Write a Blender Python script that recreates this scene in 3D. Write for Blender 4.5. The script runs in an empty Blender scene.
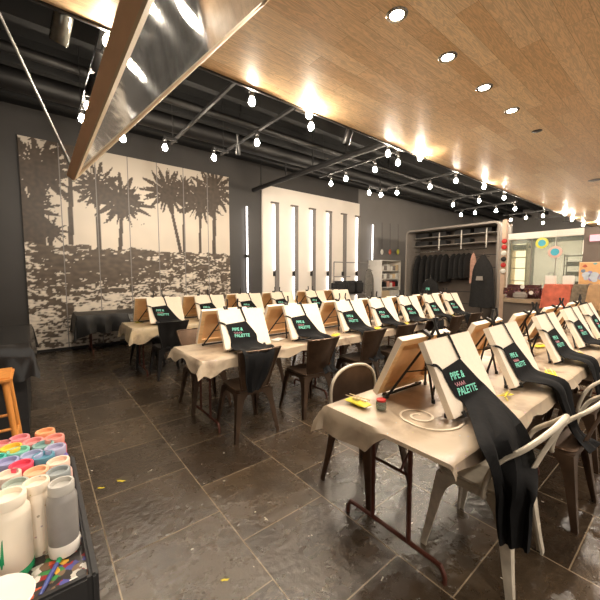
import bpy, bmesh, math, random
from mathutils import Vector, Matrix, noise
random.seed(7)
C = bpy.context.scene.collection
PI = math.pi

# ------------------------------------------------------------------ camera maths
FPX, CAMH = 327.0, 1.5
PIT = math.atan2(26, FPX); AZ = math.radians(51.2)
FWD = Vector((math.cos(AZ)*math.cos(PIT), math.sin(AZ)*math.cos(PIT), -math.sin(PIT)))
RGT = Vector((math.sin(AZ), -math.cos(AZ), 0))
UPV = RGT.cross(FWD)
CAM = Vector((0, 0, CAMH))
def ray(u, v): return FWD + RGT*((u-300)/FPX) - UPV*((v-300)/FPX)
def onz(u, v, z): d = ray(u, v); return CAM + d*((z-CAMH)/d.z)
def ony(u, v, y): d = ray(u, v); return CAM + d*(y/d.y)
def onx(u, v, x): d = ray(u, v); return CAM + d*(x/d.x)

# ------------------------------------------------------------------ materials
def lin(c):
    c = c/255.0
    return c/12.92 if c <= 0.04045 else ((c+0.055)/1.055)**2.4
def rgb(r, g, b): return (lin(r), lin(g), lin(b), 1)
def mat(name, col, rough=0.5, metal=0.0, var=0.12, scale=12.0, bump=0.0, bscale=60.0, coat=0.0, spec=None, stretch=None):
    m = bpy.data.materials.new(name); m.use_nodes = True
    n = m.node_tree.nodes; l = m.node_tree.links
    p = n['Principled BSDF']
    p.inputs['Roughness'].default_value = rough
    p.inputs['Metallic'].default_value = metal
    if coat: p.inputs['Coat Weight'].default_value = coat; p.inputs['Coat Roughness'].default_value = 0.15
    if spec is not None: p.inputs['Specular IOR Level'].default_value = spec
    tc = n.new('ShaderNodeTexCoord'); mp = n.new('ShaderNodeMapping')
    if stretch: mp.inputs['Scale'].default_value = stretch
    l.new(tc.outputs['Object'], mp.inputs['Vector'])
    nz = n.new('ShaderNodeTexNoise'); nz.inputs['Scale'].default_value = scale; nz.inputs['Detail'].default_value = 5
    l.new(mp.outputs['Vector'], nz.inputs['Vector'])
    r = n.new('ShaderNodeValToRGB')
    c = Vector(col[:3])
    a = c*(1-var); b = c*(1+var)
    r.color_ramp.elements[0].position = 0.3; r.color_ramp.elements[1].position = 0.7
    r.color_ramp.elements[0].color = (*a, 1); r.color_ramp.elements[1].color = (*[min(x, 1) for x in b], 1)
    l.new(nz.outputs['Fac'], r.inputs['Fac']); l.new(r.outputs['Color'], p.inputs['Base Color'])
    if bump:
        bz = n.new('ShaderNodeTexNoise'); bz.inputs['Scale'].default_value = bscale; bz.inputs['Detail'].default_value = 3
        l.new(mp.outputs['Vector'], bz.inputs['Vector'])
        bp = n.new('ShaderNodeBump'); bp.inputs['Strength'].default_value = bump; bp.inputs['Distance'].default_value = 0.01
        l.new(bz.outputs['Fac'], bp.inputs['Height']); l.new(bp.outputs['Normal'], p.inputs['Normal'])
    return m
def emis(name, col, strength):
    m = bpy.data.materials.new(name); m.use_nodes = True
    n = m.node_tree.nodes; l = m.node_tree.links
    n.remove(n['Principled BSDF'])
    e = n.new('ShaderNodeEmission'); e.inputs['Color'].default_value = col; e.inputs['Strength'].default_value = strength
    l.new(e.outputs[0], n['Material Output'].inputs['Surface'])
    return m
M = {}
M['black_paint'] = mat('black_paint', rgb(34, 33, 33), 0.6, var=.15)
M['black_ceiling'] = mat('black_ceiling', rgb(12, 12, 12), 0.8, var=.2, scale=3)
M['dark_wall'] = mat('dark_wall', rgb(62, 59, 57), 0.55, var=.06, scale=2)
M['grey_wall'] = mat('grey_wall', rgb(120, 116, 113), 0.6, var=.05, scale=2)
M['white_wall'] = mat('white_wall', rgb(236, 226, 214), 0.6, var=.03, scale=2)
M['grey_channel'] = mat('grey_channel', rgb(128, 122, 118), 0.5, var=.05)
M['canvas'] = mat('canvas', rgb(246, 232, 212), 0.85, var=.025, scale=40, bump=.15, bscale=500)
M['raw_canvas'] = mat('raw_canvas', rgb(226, 178, 126), 0.85, var=.1, scale=9, bump=.15, bscale=400)
M['pine'] = mat('pine', rgb(224, 184, 132), 0.6, var=.12, scale=8, stretch=(1, 1, 6))
M['black_metal'] = mat('black_metal', rgb(28, 27, 27), 0.4, var=.2)
M['apron'] = mat('apron', rgb(21, 21, 22), 0.85, var=.25, scale=14, bump=.25, bscale=30, spec=.2)
M['teal'] = mat('teal', rgb(134, 226, 202), 0.6, var=.1)
M['pink'] = mat('pink', rgb(222, 158, 168), 0.6, var=.1)
M['gunmetal'] = mat('gunmetal', rgb(92, 74, 60), 0.33, 0.75, var=.25, scale=9)
M['silver'] = mat('silver', rgb(206, 196, 178), 0.36, 0.3, var=.2, scale=14)
M['leg_brown'] = mat('leg_brown', rgb(84, 44, 32), 0.4, 0.4, var=.2)
M['table_top'] = mat('table_top', rgb(206, 200, 190), 0.6, var=.05)
M['yellow'] = mat('yellow', rgb(232, 216, 58), 0.5, var=.2, scale=30)
M['olive'] = mat('olive', rgb(168, 152, 70), 0.5, var=.35, scale=60)
M['paper'] = mat('paper', rgb(240, 236, 226), 0.8, var=.03)
M['red'] = mat('red', rgb(196, 44, 40), 0.5, var=.15)
M['frame_wood'] = mat('frame_wood', rgb(238, 198, 156), 0.5, var=.06, scale=6, stretch=(6, 1, 6))
M['pale_trim'] = mat('pale_trim', rgb(232, 208, 170), 0.45, var=.05)
M['orange_wood'] = mat('orange_wood', rgb(214, 140, 66), 0.5, var=.15, scale=10, stretch=(3, 3, .5))
M['black_vinyl'] = mat('black_vinyl', rgb(40, 38, 36), 0.17, var=.15, scale=5, bump=.15, bscale=14)
M['black_cloth'] = mat('black_cloth', rgb(20, 19, 18), 0.5, var=.15, scale=6)
M['garment'] = mat('garment', rgb(34, 33, 33), 0.85, var=.3, scale=18, bump=.4, bscale=25)
M['grey_garment'] = mat('grey_garment', rgb(104, 100, 94), 0.85, var=.35, scale=30)
M['shelf_grey'] = mat('shelf_grey', rgb(150, 142, 134), 0.5, var=.06)
M['slat_brown'] = mat('slat_brown', rgb(112, 100, 90), 0.6, var=.1, scale=3)
M['white_plastic'] = mat('white_plastic', rgb(238, 232, 222), 0.4, var=.03)
M['chrome'] = mat('chrome', rgb(200, 198, 192), 0.2, 1.0, var=.05)
M['cable'] = mat('cable', rgb(110, 106, 100), 0.4, 0.6, var=.1)

def vinyl_mat(name, base, trans=0.0):
    m = mat(name, base, 0.36, var=.10, scale=5, bump=.12, bscale=11)
    n = m.node_tree.nodes; l = m.node_tree.links
    p = n['Principled BSDF']; tc = [x for x in n if x.type == 'TEX_COORD'][0]
    old = p.inputs['Base Color'].links[0].from_socket
    v = n.new('ShaderNodeTexNoise'); v.inputs['Scale'].default_value = 5; v.inputs['Detail'].default_value = 8; v.inputs['Distortion'].default_value = .4
    l.new(tc.outputs['Object'], v.inputs['Vector'])
    r = n.new('ShaderNodeValToRGB'); r.color_ramp.elements[0].position = .47; r.color_ramp.elements[1].position = .74
    l.new(v.outputs['Fac'], r.inputs['Fac'])
    mx = n.new('ShaderNodeMix'); mx.data_type = 'RGBA'
    l.new(r.outputs['Color'], mx.inputs['Factor']); l.new(old, mx.inputs['A']); mx.inputs['B'].default_value = rgb(128, 108, 92)
    # little coloured paint flecks
    vo = n.new('ShaderNodeTexVoronoi'); vo.inputs['Scale'].default_value = 26
    l.new(tc.outputs['Object'], vo.inputs['Vector'])
    lt = n.new('ShaderNodeMath'); lt.operation = 'LESS_THAN'; lt.inputs[1].default_value = .075
    l.new(vo.outputs['Distance'], lt.inputs[0])
    hs = n.new('ShaderNodeHueSaturation'); hs.inputs['Saturation'].default_value = .8; hs.inputs['Value'].default_value = .8
    l.new(vo.outputs['Color'], hs.inputs['Color'])
    m2 = n.new('ShaderNodeMix'); m2.data_type = 'RGBA'
    l.new(lt.outputs[0], m2.inputs['Factor']); l.new(mx.outputs['Result'], m2.inputs['A']); l.new(hs.outputs['Color'], m2.inputs['B'])
    l.new(m2.outputs['Result'], p.inputs['Base Color'])
    if trans:
        t = n.new('ShaderNodeBsdfTransparent'); ms = n.new('ShaderNodeMixShader'); ms.inputs['Fac'].default_value = trans
        l.new(p.outputs[0], ms.inputs[1]); l.new(t.outputs[0], ms.inputs[2]); l.new(ms.outputs[0], n['Material Output'].inputs['Surface'])
    return m
M['vinyl'] = vinyl_mat('vinyl', rgb(188, 170, 146))
M['vinyl_cream'] = vinyl_mat('vinyl_cream', rgb(204, 184, 150))
M['vinyl_clear'] = vinyl_mat('vinyl_clear', rgb(150, 132, 112), .4)

def floor_mat():
    m = bpy.data.materials.new('slate_tile'); m.use_nodes = True
    n = m.node_tree.nodes; l = m.node_tree.links; p = n['Principled BSDF']
    tc = n.new('ShaderNodeTexCoord'); sp = n.new('ShaderNodeSeparateXYZ'); cb = n.new('ShaderNodeCombineXYZ')
    l.new(tc.outputs['Object'], sp.inputs[0])
    ax = n.new('ShaderNodeMath'); ax.operation = 'ADD'; ax.inputs[1].default_value = 60-2.15
    ay = n.new('ShaderNodeMath'); ay.operation = 'ADD'; ay.inputs[1].default_value = 60-.235
    l.new(sp.outputs['Y'], ax.inputs[0]); l.new(sp.outputs['X'], ay.inputs[0])
    l.new(ax.outputs[0], cb.inputs['X']); l.new(ay.outputs[0], cb.inputs['Y'])
    b = n.new('ShaderNodeTexBrick'); b.offset = .5
    b.inputs['Scale'].default_value = 1; b.inputs['Brick Width'].default_value = .6; b.inputs['Row Height'].default_value = .6
    b.inputs['Mortar Size'].default_value = .0035; b.inputs['Mortar Smooth'].default_value = .1
    b.inputs['Color1'].default_value = rgb(48, 38, 28); b.inputs['Color2'].default_value = rgb(74, 61, 46); b.inputs['Mortar'].default_value = rgb(142, 126, 104)
    l.new(cb.outputs[0], b.inputs['Vector'])
    nz = n.new('ShaderNodeTexNoise'); nz.inputs['Scale'].default_value = 3.5; nz.inputs['Detail'].default_value = 9; nz.inputs['Roughness'].default_value = .65
    l.new(tc.outputs['Object'], nz.inputs['Vector'])
    r = n.new('ShaderNodeValToRGB'); r.color_ramp.elements[0].position = .3; r.color_ramp.elements[1].position = .75
    r.color_ramp.elements[0].color = (.55, .55, .55, 1); r.color_ramp.elements[1].color = (1.35, 1.33, 1.28, 1)
    l.new(nz.outputs['Fac'], r.inputs['Fac'])
    mu = n.new('ShaderNodeMix'); mu.data_type = 'RGBA'; mu.blend_type = 'MULTIPLY'; mu.inputs['Factor'].default_value = 1
    l.new(b.outputs['Color'], mu.inputs['A']); l.new(r.outputs['Color'], mu.inputs['B'])
    # dried paint specks
    vo = n.new('ShaderNodeTexVoronoi'); vo.inputs['Scale'].default_value = 7
    dn = n.new('ShaderNodeTexNoise'); dn.inputs['Scale'].default_value = 14
    l.new(tc.outputs['Object'], dn.inputs['Vector'])
    vm = n.new('ShaderNodeVectorMath'); vm.operation = 'MULTIPLY_ADD'; vm.inputs[1].default_value = (.16, .16, .16)
    l.new(dn.outputs['Color'], vm.inputs[0]); l.new(tc.outputs['Object'], vm.inputs[2]); l.new(vm.outputs[0], vo.inputs['Vector'])
    lt = n.new('ShaderNodeMath'); lt.operation = 'LESS_THAN'; lt.inputs[1].default_value = .055
    l.new(vo.outputs['Distance'], lt.inputs[0])
    m2 = n.new('ShaderNodeMix'); m2.data_type = 'RGBA'
    l.new(lt.outputs[0], m2.inputs['Factor']); l.new(mu.outputs['Result'], m2.inputs['A']); m2.inputs['B'].default_value = rgb(198, 190, 174)
    l.new(m2.outputs['Result'], p.inputs['Base Color'])
    rr = n.new('ShaderNodeMapRange'); rr.inputs['To Min'].default_value = .2; rr.inputs['To Max'].default_value = .34
    l.new(nz.outputs['Fac'], rr.inputs['Value']); l.new(rr.outputs[0], p.inputs['Roughness'])
    bn = n.new('ShaderNodeTexNoise'); bn.inputs['Scale'].default_value = 24; bn.inputs['Detail'].default_value = 6
    l.new(tc.outputs['Object'], bn.inputs['Vector'])
    ad = n.new('ShaderNodeMath'); ad.operation = 'SUBTRACT'
    l.new(bn.outputs['Fac'], ad.inputs[0]); l.new(b.outputs['Fac'], ad.inputs[1])
    bp = n.new('ShaderNodeBump'); bp.inputs['Strength'].default_value = .5; bp.inputs['Distance'].default_value = .012
    l.new(ad.outputs[0], bp.inputs['Height']); l.new(bp.outputs['Normal'], p.inputs['Normal'])
    p.inputs['Specular IOR Level'].default_value = 1.0
    return m
M['floor'] = floor_mat()

def wood_ceiling_mat():
    m = bpy.data.materials.new('oak_planks'); m.use_nodes = True
    n = m.node_tree.nodes; l = m.node_tree.links; p = n['Principled BSDF']
    tc = n.new('ShaderNodeTexCoord'); mp = n.new('ShaderNodeMapping'); mp.inputs['Location'].default_value = (40, 40, 0)
    l.new(tc.outputs['Object'], mp.inputs['Vector'])
    b = n.new('ShaderNodeTexBrick'); b.offset = .37; b.offset_frequency = 2
    b.inputs['Scale'].default_value = 1; b.inputs['Brick Width'].default_value = 1.25; b.inputs['Row Height'].default_value = .16
    b.inputs['Mortar Size'].default_value = .0012; b.inputs['Bias'].default_value = 0
    b.inputs['Color1'].default_value = rgb(252, 220, 176); b.inputs['Color2'].default_value = rgb(230, 188, 138); b.inputs['Mortar'].default_value = rgb(176, 132, 88)
    l.new(mp.outputs[0], b.inputs['Vector'])
    g = n.new('ShaderNodeMapping'); g.inputs['Scale'].default_value = (1.1, 11, 1)
    l.new(tc.outputs['Object'], g.inputs['Vector'])
    # offset the grain from plank to plank
    va = n.new('ShaderNodeVectorMath'); va.operation = 'MULTIPLY_ADD'; va.inputs[1].default_value = (9, 9, 9)
    l.new(b.outputs['Color'], va.inputs[0]); l.new(g.outputs[0], va.inputs[2])
    nz = n.new('ShaderNodeTexNoise'); nz.inputs['Scale'].default_value = 2.2; nz.inputs['Detail'].default_value = 6; nz.inputs['Distortion'].default_value = 1.4
    l.new(va.outputs[0], nz.inputs['Vector'])
    wv = n.new('ShaderNodeMath'); wv.operation = 'MULTIPLY'; wv.inputs[1].default_value = 38
    l.new(nz.outputs['Fac'], wv.inputs[0])
    sn = n.new('ShaderNodeMath'); sn.operation = 'SINE'; l.new(wv.outputs[0], sn.inputs[0])
    r = n.new('ShaderNodeMapRange'); r.inputs['From Min'].default_value = -1; r.inputs['From Max'].default_value = 1
    r.inputs['To Min'].default_value = .80; r.inputs['To Max'].default_value = 1.06
    l.new(sn.outputs[0], r.inputs['Value'])
    mu = n.new('ShaderNodeMix'); mu.data_type = 'RGBA'; mu.blend_type = 'MULTIPLY'; mu.inputs['Factor'].default_value = 1
    l.new(b.outputs['Color'], mu.inputs['A']); l.new(r.outputs[0], mu.inputs['B'])
    l.new(mu.outputs['Result'], p.inputs['Base Color'])
    p.inputs['Roughness'].default_value = .42
    return m
M['oak'] = wood_ceiling_mat()
M['mirror'] = mat('mirror', rgb(196, 200, 202), .06, .66, var=.22, scale=6, stretch=(1, .3, 1))
M['led'] = emis('led', (1, .96, .92, 1), 5)
M['bulb'] = emis('bulb', (1, .86, .68, 1), 270)
M['lens'] = emis('lens', (1, .9, .76, 1), 22)
M['lit_shelf'] = emis('lit_shelf', (1, .80, .52, 1), 2.4)

def glass_mat():
    m = bpy.data.materials.new('window_glass'); m.use_nodes = True
    n = m.node_tree.nodes; l = m.node_tree.links; p = n['Principled BSDF']
    p.inputs['Base Color'].default_value = rgb(150, 156, 146); p.inputs['Roughness'].default_value = .06
    t = n.new('ShaderNodeBsdfTransparent'); t.inputs['Color'].default_value = (.86, .9, .86, 1)
    nz = n.new('ShaderNodeTexNoise'); nz.inputs['Scale'].default_value = 2
    mr = n.new('ShaderNodeMapRange'); mr.inputs['To Min'].default_value = .5; mr.inputs['To Max'].default_value = .75
    l.new(nz.outputs['Fac'], mr.inputs['Value'])
    ms = n.new('ShaderNodeMixShader'); l.new(mr.outputs[0], ms.inputs['Fac'])
    l.new(p.outputs[0], ms.inputs[1]); l.new(t.outputs[0], ms.inputs[2]); l.new(ms.outputs[0], n['Material Output'].inputs['Surface'])
    return m
M['glass'] = glass_mat()

def splat_mat():
    m = bpy.data.materials.new('paint_splatter'); m.use_nodes = True
    n = m.node_tree.nodes; l = m.node_tree.links; p = n['Principled BSDF']
    tc = n.new('ShaderNodeTexCoord')
    dn = n.new('ShaderNodeTexNoise'); dn.inputs['Scale'].default_value = 40; dn.inputs['Detail'].default_value = 4
    l.new(tc.outputs['Object'], dn.inputs['Vector'])
    vm = n.new('ShaderNodeVectorMath'); vm.operation = 'MULTIPLY_ADD'; vm.inputs[1].default_value = (.03, .03, .0)
    l.new(dn.outputs['Color'], vm.inputs[0]); l.new(tc.outputs['Object'], vm.inputs[2])
    vo = n.new('ShaderNodeTexVoronoi'); vo.inputs['Scale'].default_value = 62; l.new(vm.outputs[0], vo.inputs['Vector'])
    sp = n.new('ShaderNodeSeparateColor'); l.new(vo.outputs['Color'], sp.inputs[0])
    r = n.new('ShaderNodeValToRGB'); r.color_ramp.interpolation = 'CONSTANT'
    cols = [(0, (52, 48, 46)), (.36, (196, 190, 178)), (.44, (150, 40, 44)), (.52, (120, 96, 74)), (.6, (206, 92, 60)), (.66, (232, 226, 214)), (.74, (66, 60, 58)), (.84, (60, 130, 70)), (.9, (84, 84, 150)), (.95, (210, 160, 60))]
    e = r.color_ramp.elements
    e[0].position = 0; e[0].color = rgb(*cols[0][1]); e[1].position = cols[1][0]; e[1].color = rgb(*cols[1][1])
    for pos, c in cols[2:]:
        x = e.new(pos); x.color = rgb(*c)
    l.new(sp.outputs[0], r.inputs['Fac']); l.new(r.outputs['Color'], p.inputs['Base Color'])
    p.inputs['Roughness'].default_value = .35
    return m
M['splat'] = splat_mat()
def speckle(name, base, specks, scale=60, thr=.2):
    m = mat(name, base, .35, var=.04)
    n = m.node_tree.nodes; l = m.node_tree.links; p = n['Principled BSDF']; tc = [x for x in n if x.type == 'TEX_COORD'][0]
    old = p.inputs['Base Color'].links[0].from_socket
    vo = n.new('ShaderNodeTexVoronoi'); vo.inputs['Scale'].default_value = scale; l.new(tc.outputs['Object'], vo.inputs['Vector'])
    lt = n.new('ShaderNodeMath'); lt.operation = 'LESS_THAN'; lt.inputs[1].default_value = thr; l.new(vo.outputs['Distance'], lt.inputs[0])
    hs = n.new('ShaderNodeMix'); hs.data_type = 'RGBA'; hs.inputs['Factor'].default_value = .75; l.new(vo.outputs['Color'], hs.inputs['A']); hs.inputs['B'].default_value = specks
    m2 = n.new('ShaderNodeMix'); m2.data_type = 'RGBA'; l.new(lt.outputs[0], m2.inputs['Factor']); l.new(old, m2.inputs['A']); l.new(hs.outputs['Result'], m2.inputs['B'])
    l.new(m2.outputs['Result'], p.inputs['Base Color'])
    return m

# ------------------------------------------------------------------ mesh helpers
def link(o, parent=None):
    C.objects.link(o)
    if parent: o.parent = parent
    return o
def obj(name, bm, m, parent=None, smooth=True, autos=True):
    me = bpy.data.meshes.new(name)
    bmesh.ops.recalc_face_normals(bm, faces=bm.faces[:])
    if smooth:
        for f in bm.faces: f.smooth = True
        if autos:
            for e in bm.edges:
                if len(e.link_faces) == 2 and e.calc_face_angle(0) > math.radians(38): e.smooth = False
    bm.to_mesh(me); bm.free()
    me.materials.append(m)
    return link(bpy.data.objects.new(name, me), parent)
def thing(name, label, cat, loc=(0, 0, 0), rz=0, group=None):
    o = bpy.data.objects.new(name, None); C.objects.link(o)
    o.location = loc; o.rotation_euler = (0, 0, rz); o.empty_display_size = .1
    return tag(o, label, cat, group)
def tag(o, label, cat, group=None):
    o['label'] = label; o['category'] = cat
    if group: o['group'] = group
    return o
def struct(o): o['kind'] = 'structure'; return o
def B(): return bmesh.new()
def box(bm, x0, x1, y0, y1, z0, z1, mtx=None):
    r = bmesh.ops.create_cube(bm, size=1)
    for v in r['verts']:
        v.co = Vector(((x0+x1)/2+v.co.x*(x1-x0), (y0+y1)/2+v.co.y*(y1-y0), (z0+z1)/2+v.co.z*(z1-z0)))
        if mtx: v.co = mtx @ v.co
    return bm
def rbox(x0, x1, y0, y1, z0, z1, bev=.004, seg=2):
    bm = B(); box(bm, x0, x1, y0, y1, z0, z1)
    bmesh.ops.bevel(bm, geom=bm.edges[:], offset=bev, segments=seg, affect='EDGES')
    return bm
def smooth_path(pts, n=6):
    pts = [Vector(p) for p in pts]; out = []
    for i in range(len(pts)-1):
        p0 = pts[max(i-1, 0)]; p1 = pts[i]; p2 = pts[i+1]; p3 = pts[min(i+2, len(pts)-1)]
        for k in range(n):
            t = k/n
            out.append(.5*((2*p1)+(p2-p0)*t+(2*p0-5*p1+4*p2-p3)*t*t+(3*p1-p0-3*p2+p3)*t**3))
    out.append(pts[-1]); return out
def tube(bm, pts, r, seg=8, rr=None, cap=True):
    pts = [Vector(p) for p in pts]; rings = []; up = None
    for i, p in enumerate(pts):
        t = (pts[min(i+1, len(pts)-1)]-pts[max(i-1, 0)]).normalized()
        if up is None:
            up = Vector((0, 0, 1)) if abs(t.z) < .9 else Vector((1, 0, 0))
        a = t.cross(up)
        if a.length < 1e-4: a = t.cross(Vector((0, 1, 0)))
        a.normalize(); up = a.cross(t).normalized()
        ri = rr[i] if rr else r
        rings.append([bm.verts.new(p+(a*math.cos(q)+up*math.sin(q))*ri) for q in [2*PI*k/seg for k in range(seg)]])
    for i in range(len(rings)-1):
        for k in range(seg):
            bm.faces.new((rings[i][k], rings[i][(k+1) % seg], rings[i+1][(k+1) % seg], rings[i+1][k]))
    if cap: bm.faces.new(rings[0][::-1]); bm.faces.new(rings[-1])
    return bm
def bar(bm, p, q, w, h=None):
    """square bar from p to q"""
    return tube(bm, [p, q], w*.7071, 4) if not h else tube(bm, [p, q], w, 4)
def lathe(bm, prof, seg=20, c=(0, 0, 0)):
    rings = []
    for r, z in prof:
        if r < 1e-5: rings.append([bm.verts.new((c[0], c[1], c[2]+z))])
        else: rings.append([bm.verts.new((c[0]+r*math.cos(2*PI*k/seg), c[1]+r*math.sin(2*PI*k/seg), c[2]+z)) for k in range(seg)])
    for a, b in zip(rings, rings[1:]):
        for k in range(seg):
            k2 = (k+1) % seg
            if len(a) == 1 and len(b) == 1: continue
            if len(a) == 1: bm.faces.new((a[0], b[k], b[k2]))
            elif len(b) == 1: bm.faces.new((a[k], a[k2], b[0]))
            else: bm.faces.new((a[k], a[k2], b[k2], b[k]))
    return bm
def loft(bm, rings):
    vs = [[bm.verts.new(p) for p in r] for r in rings]; n = len(vs[0])
    for a, b in zip(vs, vs[1:]):
        for k in range(n): bm.faces.new((a[k], a[(k+1) % n], b[(k+1) % n], b[k]))
    bm.faces.new(vs[0][::-1]); bm.faces.new(vs[-1]); return bm
def sheet(bm, rows, th=.003):
    """grid surface (list of rows of points) given real thickness"""
    V = [[bm.verts.new(p) for p in r] for r in rows]
    fs = []
    for a, b in zip(V, V[1:]):
        for k in range(len(a)-1): fs.append(bm.faces.new((a[k], a[k+1], b[k+1], b[k])))
    bmesh.ops.recalc_face_normals(bm, faces=fs)
    bmesh.ops.solidify(bm, geom=fs, thickness=th)
    return bm
def prism(bm, poly, axis, a, b):
    """extrude 2-d polygon along axis ('x','y','z') from a to b"""
    def P(p, t): return {'x': (t, p[0], p[1]), 'y': (p[0], t, p[1]), 'z': (p[0], p[1], t)}[axis]
    return loft(bm, [[P(p, a) for p in poly], [P(p, b) for p in poly]])
def rrect(w, h, r, n=5, cx=0, cy=0):
    out = []
    for sx, sy, a0 in ((1, 1, 0), (-1, 1, PI/2), (-1, -1, PI), (1, -1, 3*PI/2)):
        for k in range(n+1):
            a = a0+PI/2*k/n
            out.append((cx+sx*(w/2-r)+r*math.cos(a), cy+sy*(h/2-r)+r*math.sin(a)))
    return out
def copy_tree(o, parent=None):
    c = o.copy(); C.objects.link(c)
    if parent: c.parent = parent
    for ch in list(o.children): copy_tree(ch, c)
    return c
def place(proto, state, loc, rz=0, label=None, group=None, scale=None):
    """first call moves the proto itself, later calls copy it"""
    o = proto if not state.get(proto.name_full) else copy_tree(proto)
    state[proto.name_full] = True
    o.location = loc; o.rotation_euler = (0, 0, rz)
    if scale: o.scale = scale
    if label: o['label'] = label
    if group: o['group'] = group
    return o
USED = {}
ORD = ['first', 'second', 'third', 'fourth', 'fifth', 'sixth', 'seventh', 'eighth', 'ninth']

# ------------------------------------------------------------------ setting
ZW = 3.4
bm = B(); box(bm, -3.5, 18, -5, 8, -.1, 0); struct(obj('floor', bm, M['floor'], smooth=False))
bm = B(); box(bm, -3.5, 18, -5, 3.03, ZW, ZW+.35); struct(obj('ceiling', bm, M['oak'], smooth=False))
bm = B(); box(bm, -3.5, 18, 3.03, 8, 4.5, 4.6); struct(obj('ceiling', bm, M['black_ceiling'], smooth=False))
bm = B(); box(bm, -3.5, 18, 3.0, 3.03, ZW+.35, 4.6); struct(obj('wall_bulkhead', bm, M['black_ceiling'], smooth=False))
bm = B(); box(bm, -3.5, 9.0, 7.9, 8.1, 0, 4.6); struct(obj('wall_back', bm, M['dark_wall'], smooth=False))
bm = B(); box(bm, 9.0, 18, 7.9, 8.1, 0, 4.6); struct(obj('wall_back', bm, M['grey_wall'], smooth=False))
bm = B(); box(bm, -3.7, -3.5, -5, 8.1, 0, 4.6); struct(obj('wall_left', bm, M['dark_wall'], smooth=False))
bm = B(); box(bm, 18, 18.2, -5, 8.1, 0, 4.6); struct(obj('wall_right', bm, M['grey_wall'], smooth=False))
bm = B(); box(bm, 4.97, 9.0, 7.84, 7.9, 0, 3.96); struct(obj('wall_partition', bm, M['white_wall'], smooth=False))
bm = B(); box(bm, -3.5, 5.0, 7.88, 7.9, 0, .1); struct(obj('baseboard_back', bm, M['black_paint'], smooth=False))
# thin metal edge of the oak soffit
bm = B(); box(bm, -3.5, 18, 3.03, 3.05, ZW-.02, ZW+.06); struct(obj('trim_1', bm, M['black_metal'], smooth=False))

# mural -----------------------------------------------------------------------
MX0, MX1, MZ0, MZ1 = -.15, 3.97, .06, 3.97
YM = 7.86
def mp(u, v): p = ony(u, v, YM); return (p.x, p.z)
palms = []   # crown centre, radius, trunk foot, trunk width, seed
for (u, v, r, fu, fv, w, s) in [(36, 168, .62, 40, 258, .22, 1), (26, 205, .42, 30, 255, .2, 9), (70, 146, .34, 71, 252, .09, 2), (97, 186, .42, 99, 252, .08, 3), (122, 201, .50, 120, 253, .08, 4),
                                (167, 191, .48, 181, 254, .08, 5), (183, 186, .22, 184, 252, .06, 6), (200, 200, .50, 200, 254, .07, 7), (214, 190, .52, 214, 256, .1, 8), (50, 230, .24, 52, 256, .07, 10)]:
    c = mp(u, v); f = mp(fu, fv); palms.append((c[0], c[1], r, f[0], f[1], w, s))
def mural_color(x, z):
    n1 = noise.fractal(Vector((x*1.3, z*1.3, 3)), 1, 2, 3)
    sky = Vector((220, 207, 190))*(1-.10*max(0, (z-2.6)/1.4)) + Vector((10, 9, 8))*n1
    dark = Vector((74, 62, 51))
    hill = 2.02 + .10*noise.noise(Vector((x*1.4, 0, 7))) + .05*noise.noise(Vector((x*7, 0, 2)))
    if x < .9: hill += .06
    if z > hill:
        tree = 0
        for (cx, cz, R, fx, fz, w, s) in palms:
            dx, dz = x-cx, z-cz; r = math.hypot(dx, dz); a = math.atan2(dz, dx)
            lim = 1.16*R*(.76+.24*math.sin(a*15+s*2.1+3*noise.noise(Vector((a*2, s, 0))))) * (1 + .14*noise.noise(Vector((x*24, z*24, s))))
            if dz < 0: lim *= .9+.25*abs(dx)/max(r, .01)
            if r < lim and noise.noise(Vector((a*9, r*3, s*5.0)))+.4*noise.noise(Vector((x*25, z*25, s)))+.78 > r/R*.62: tree = 1; break
            if z < cz and z > fz-.1:
                t = (cz-z)/max(cz-fz, .01); tx = cx+(fx-cx)*t
                if abs(x-tx) < w*.5*(.7+.35*t) : tree = 1; break
                if t < .35 and abs(x-tx) < R*.33*(1-t*2.2)*(1+.6*noise.noise(Vector((x*12, z*12, s)))): tree = 1; break
        if tree:
            k = noise.noise(Vector((x*16, z*16, 1)))
            return dark*(1+.22*k)
        return sky
    # hillside town
    d = (hill-z)
    h = .8*noise.fractal(Vector((x*3.6, z*10, 11)), .8, 2.1, 5) + .75*noise.noise(Vector((x*14, z*30, 4))) + .22*noise.noise(Vector((x*1.0, z*1.3, 21)))
    thr = .26-.42*d/1.9
    mound = math.exp(-((x-1.25)/.75)**2-((z-1.62)/.28)**2)
    thr += .7*mound
    if z < .9 and .55 < x < 1.3 and z > .3: thr -= .35
    if h > thr: return Vector((222, 210, 194))*(.9+.14*min(1, (h-thr)*2))
    return Vector((90, 77, 64))*(1+.25*noise.noise(Vector((x*9, z*14, 8))))
mm = bpy.data.materials.new('mural_print'); mm.use_nodes = True
nn = mm.node_tree.nodes; at = nn.new('ShaderNodeVertexColor'); at.layer_name = 'Print'
mm.node_tree.links.new(at.outputs['Color'], nn['Principled BSDF'].inputs['Base Color']); nn['Principled BSDF'].inputs['Roughness'].default_value = .5
mural = thing('mural', 'tall sepia mural of palm trees over a hillside town on back wall', 'mural', (0, YM, 0))
NP = 7; pw = (MX1-MX0)/NP; ST = .016
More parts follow.
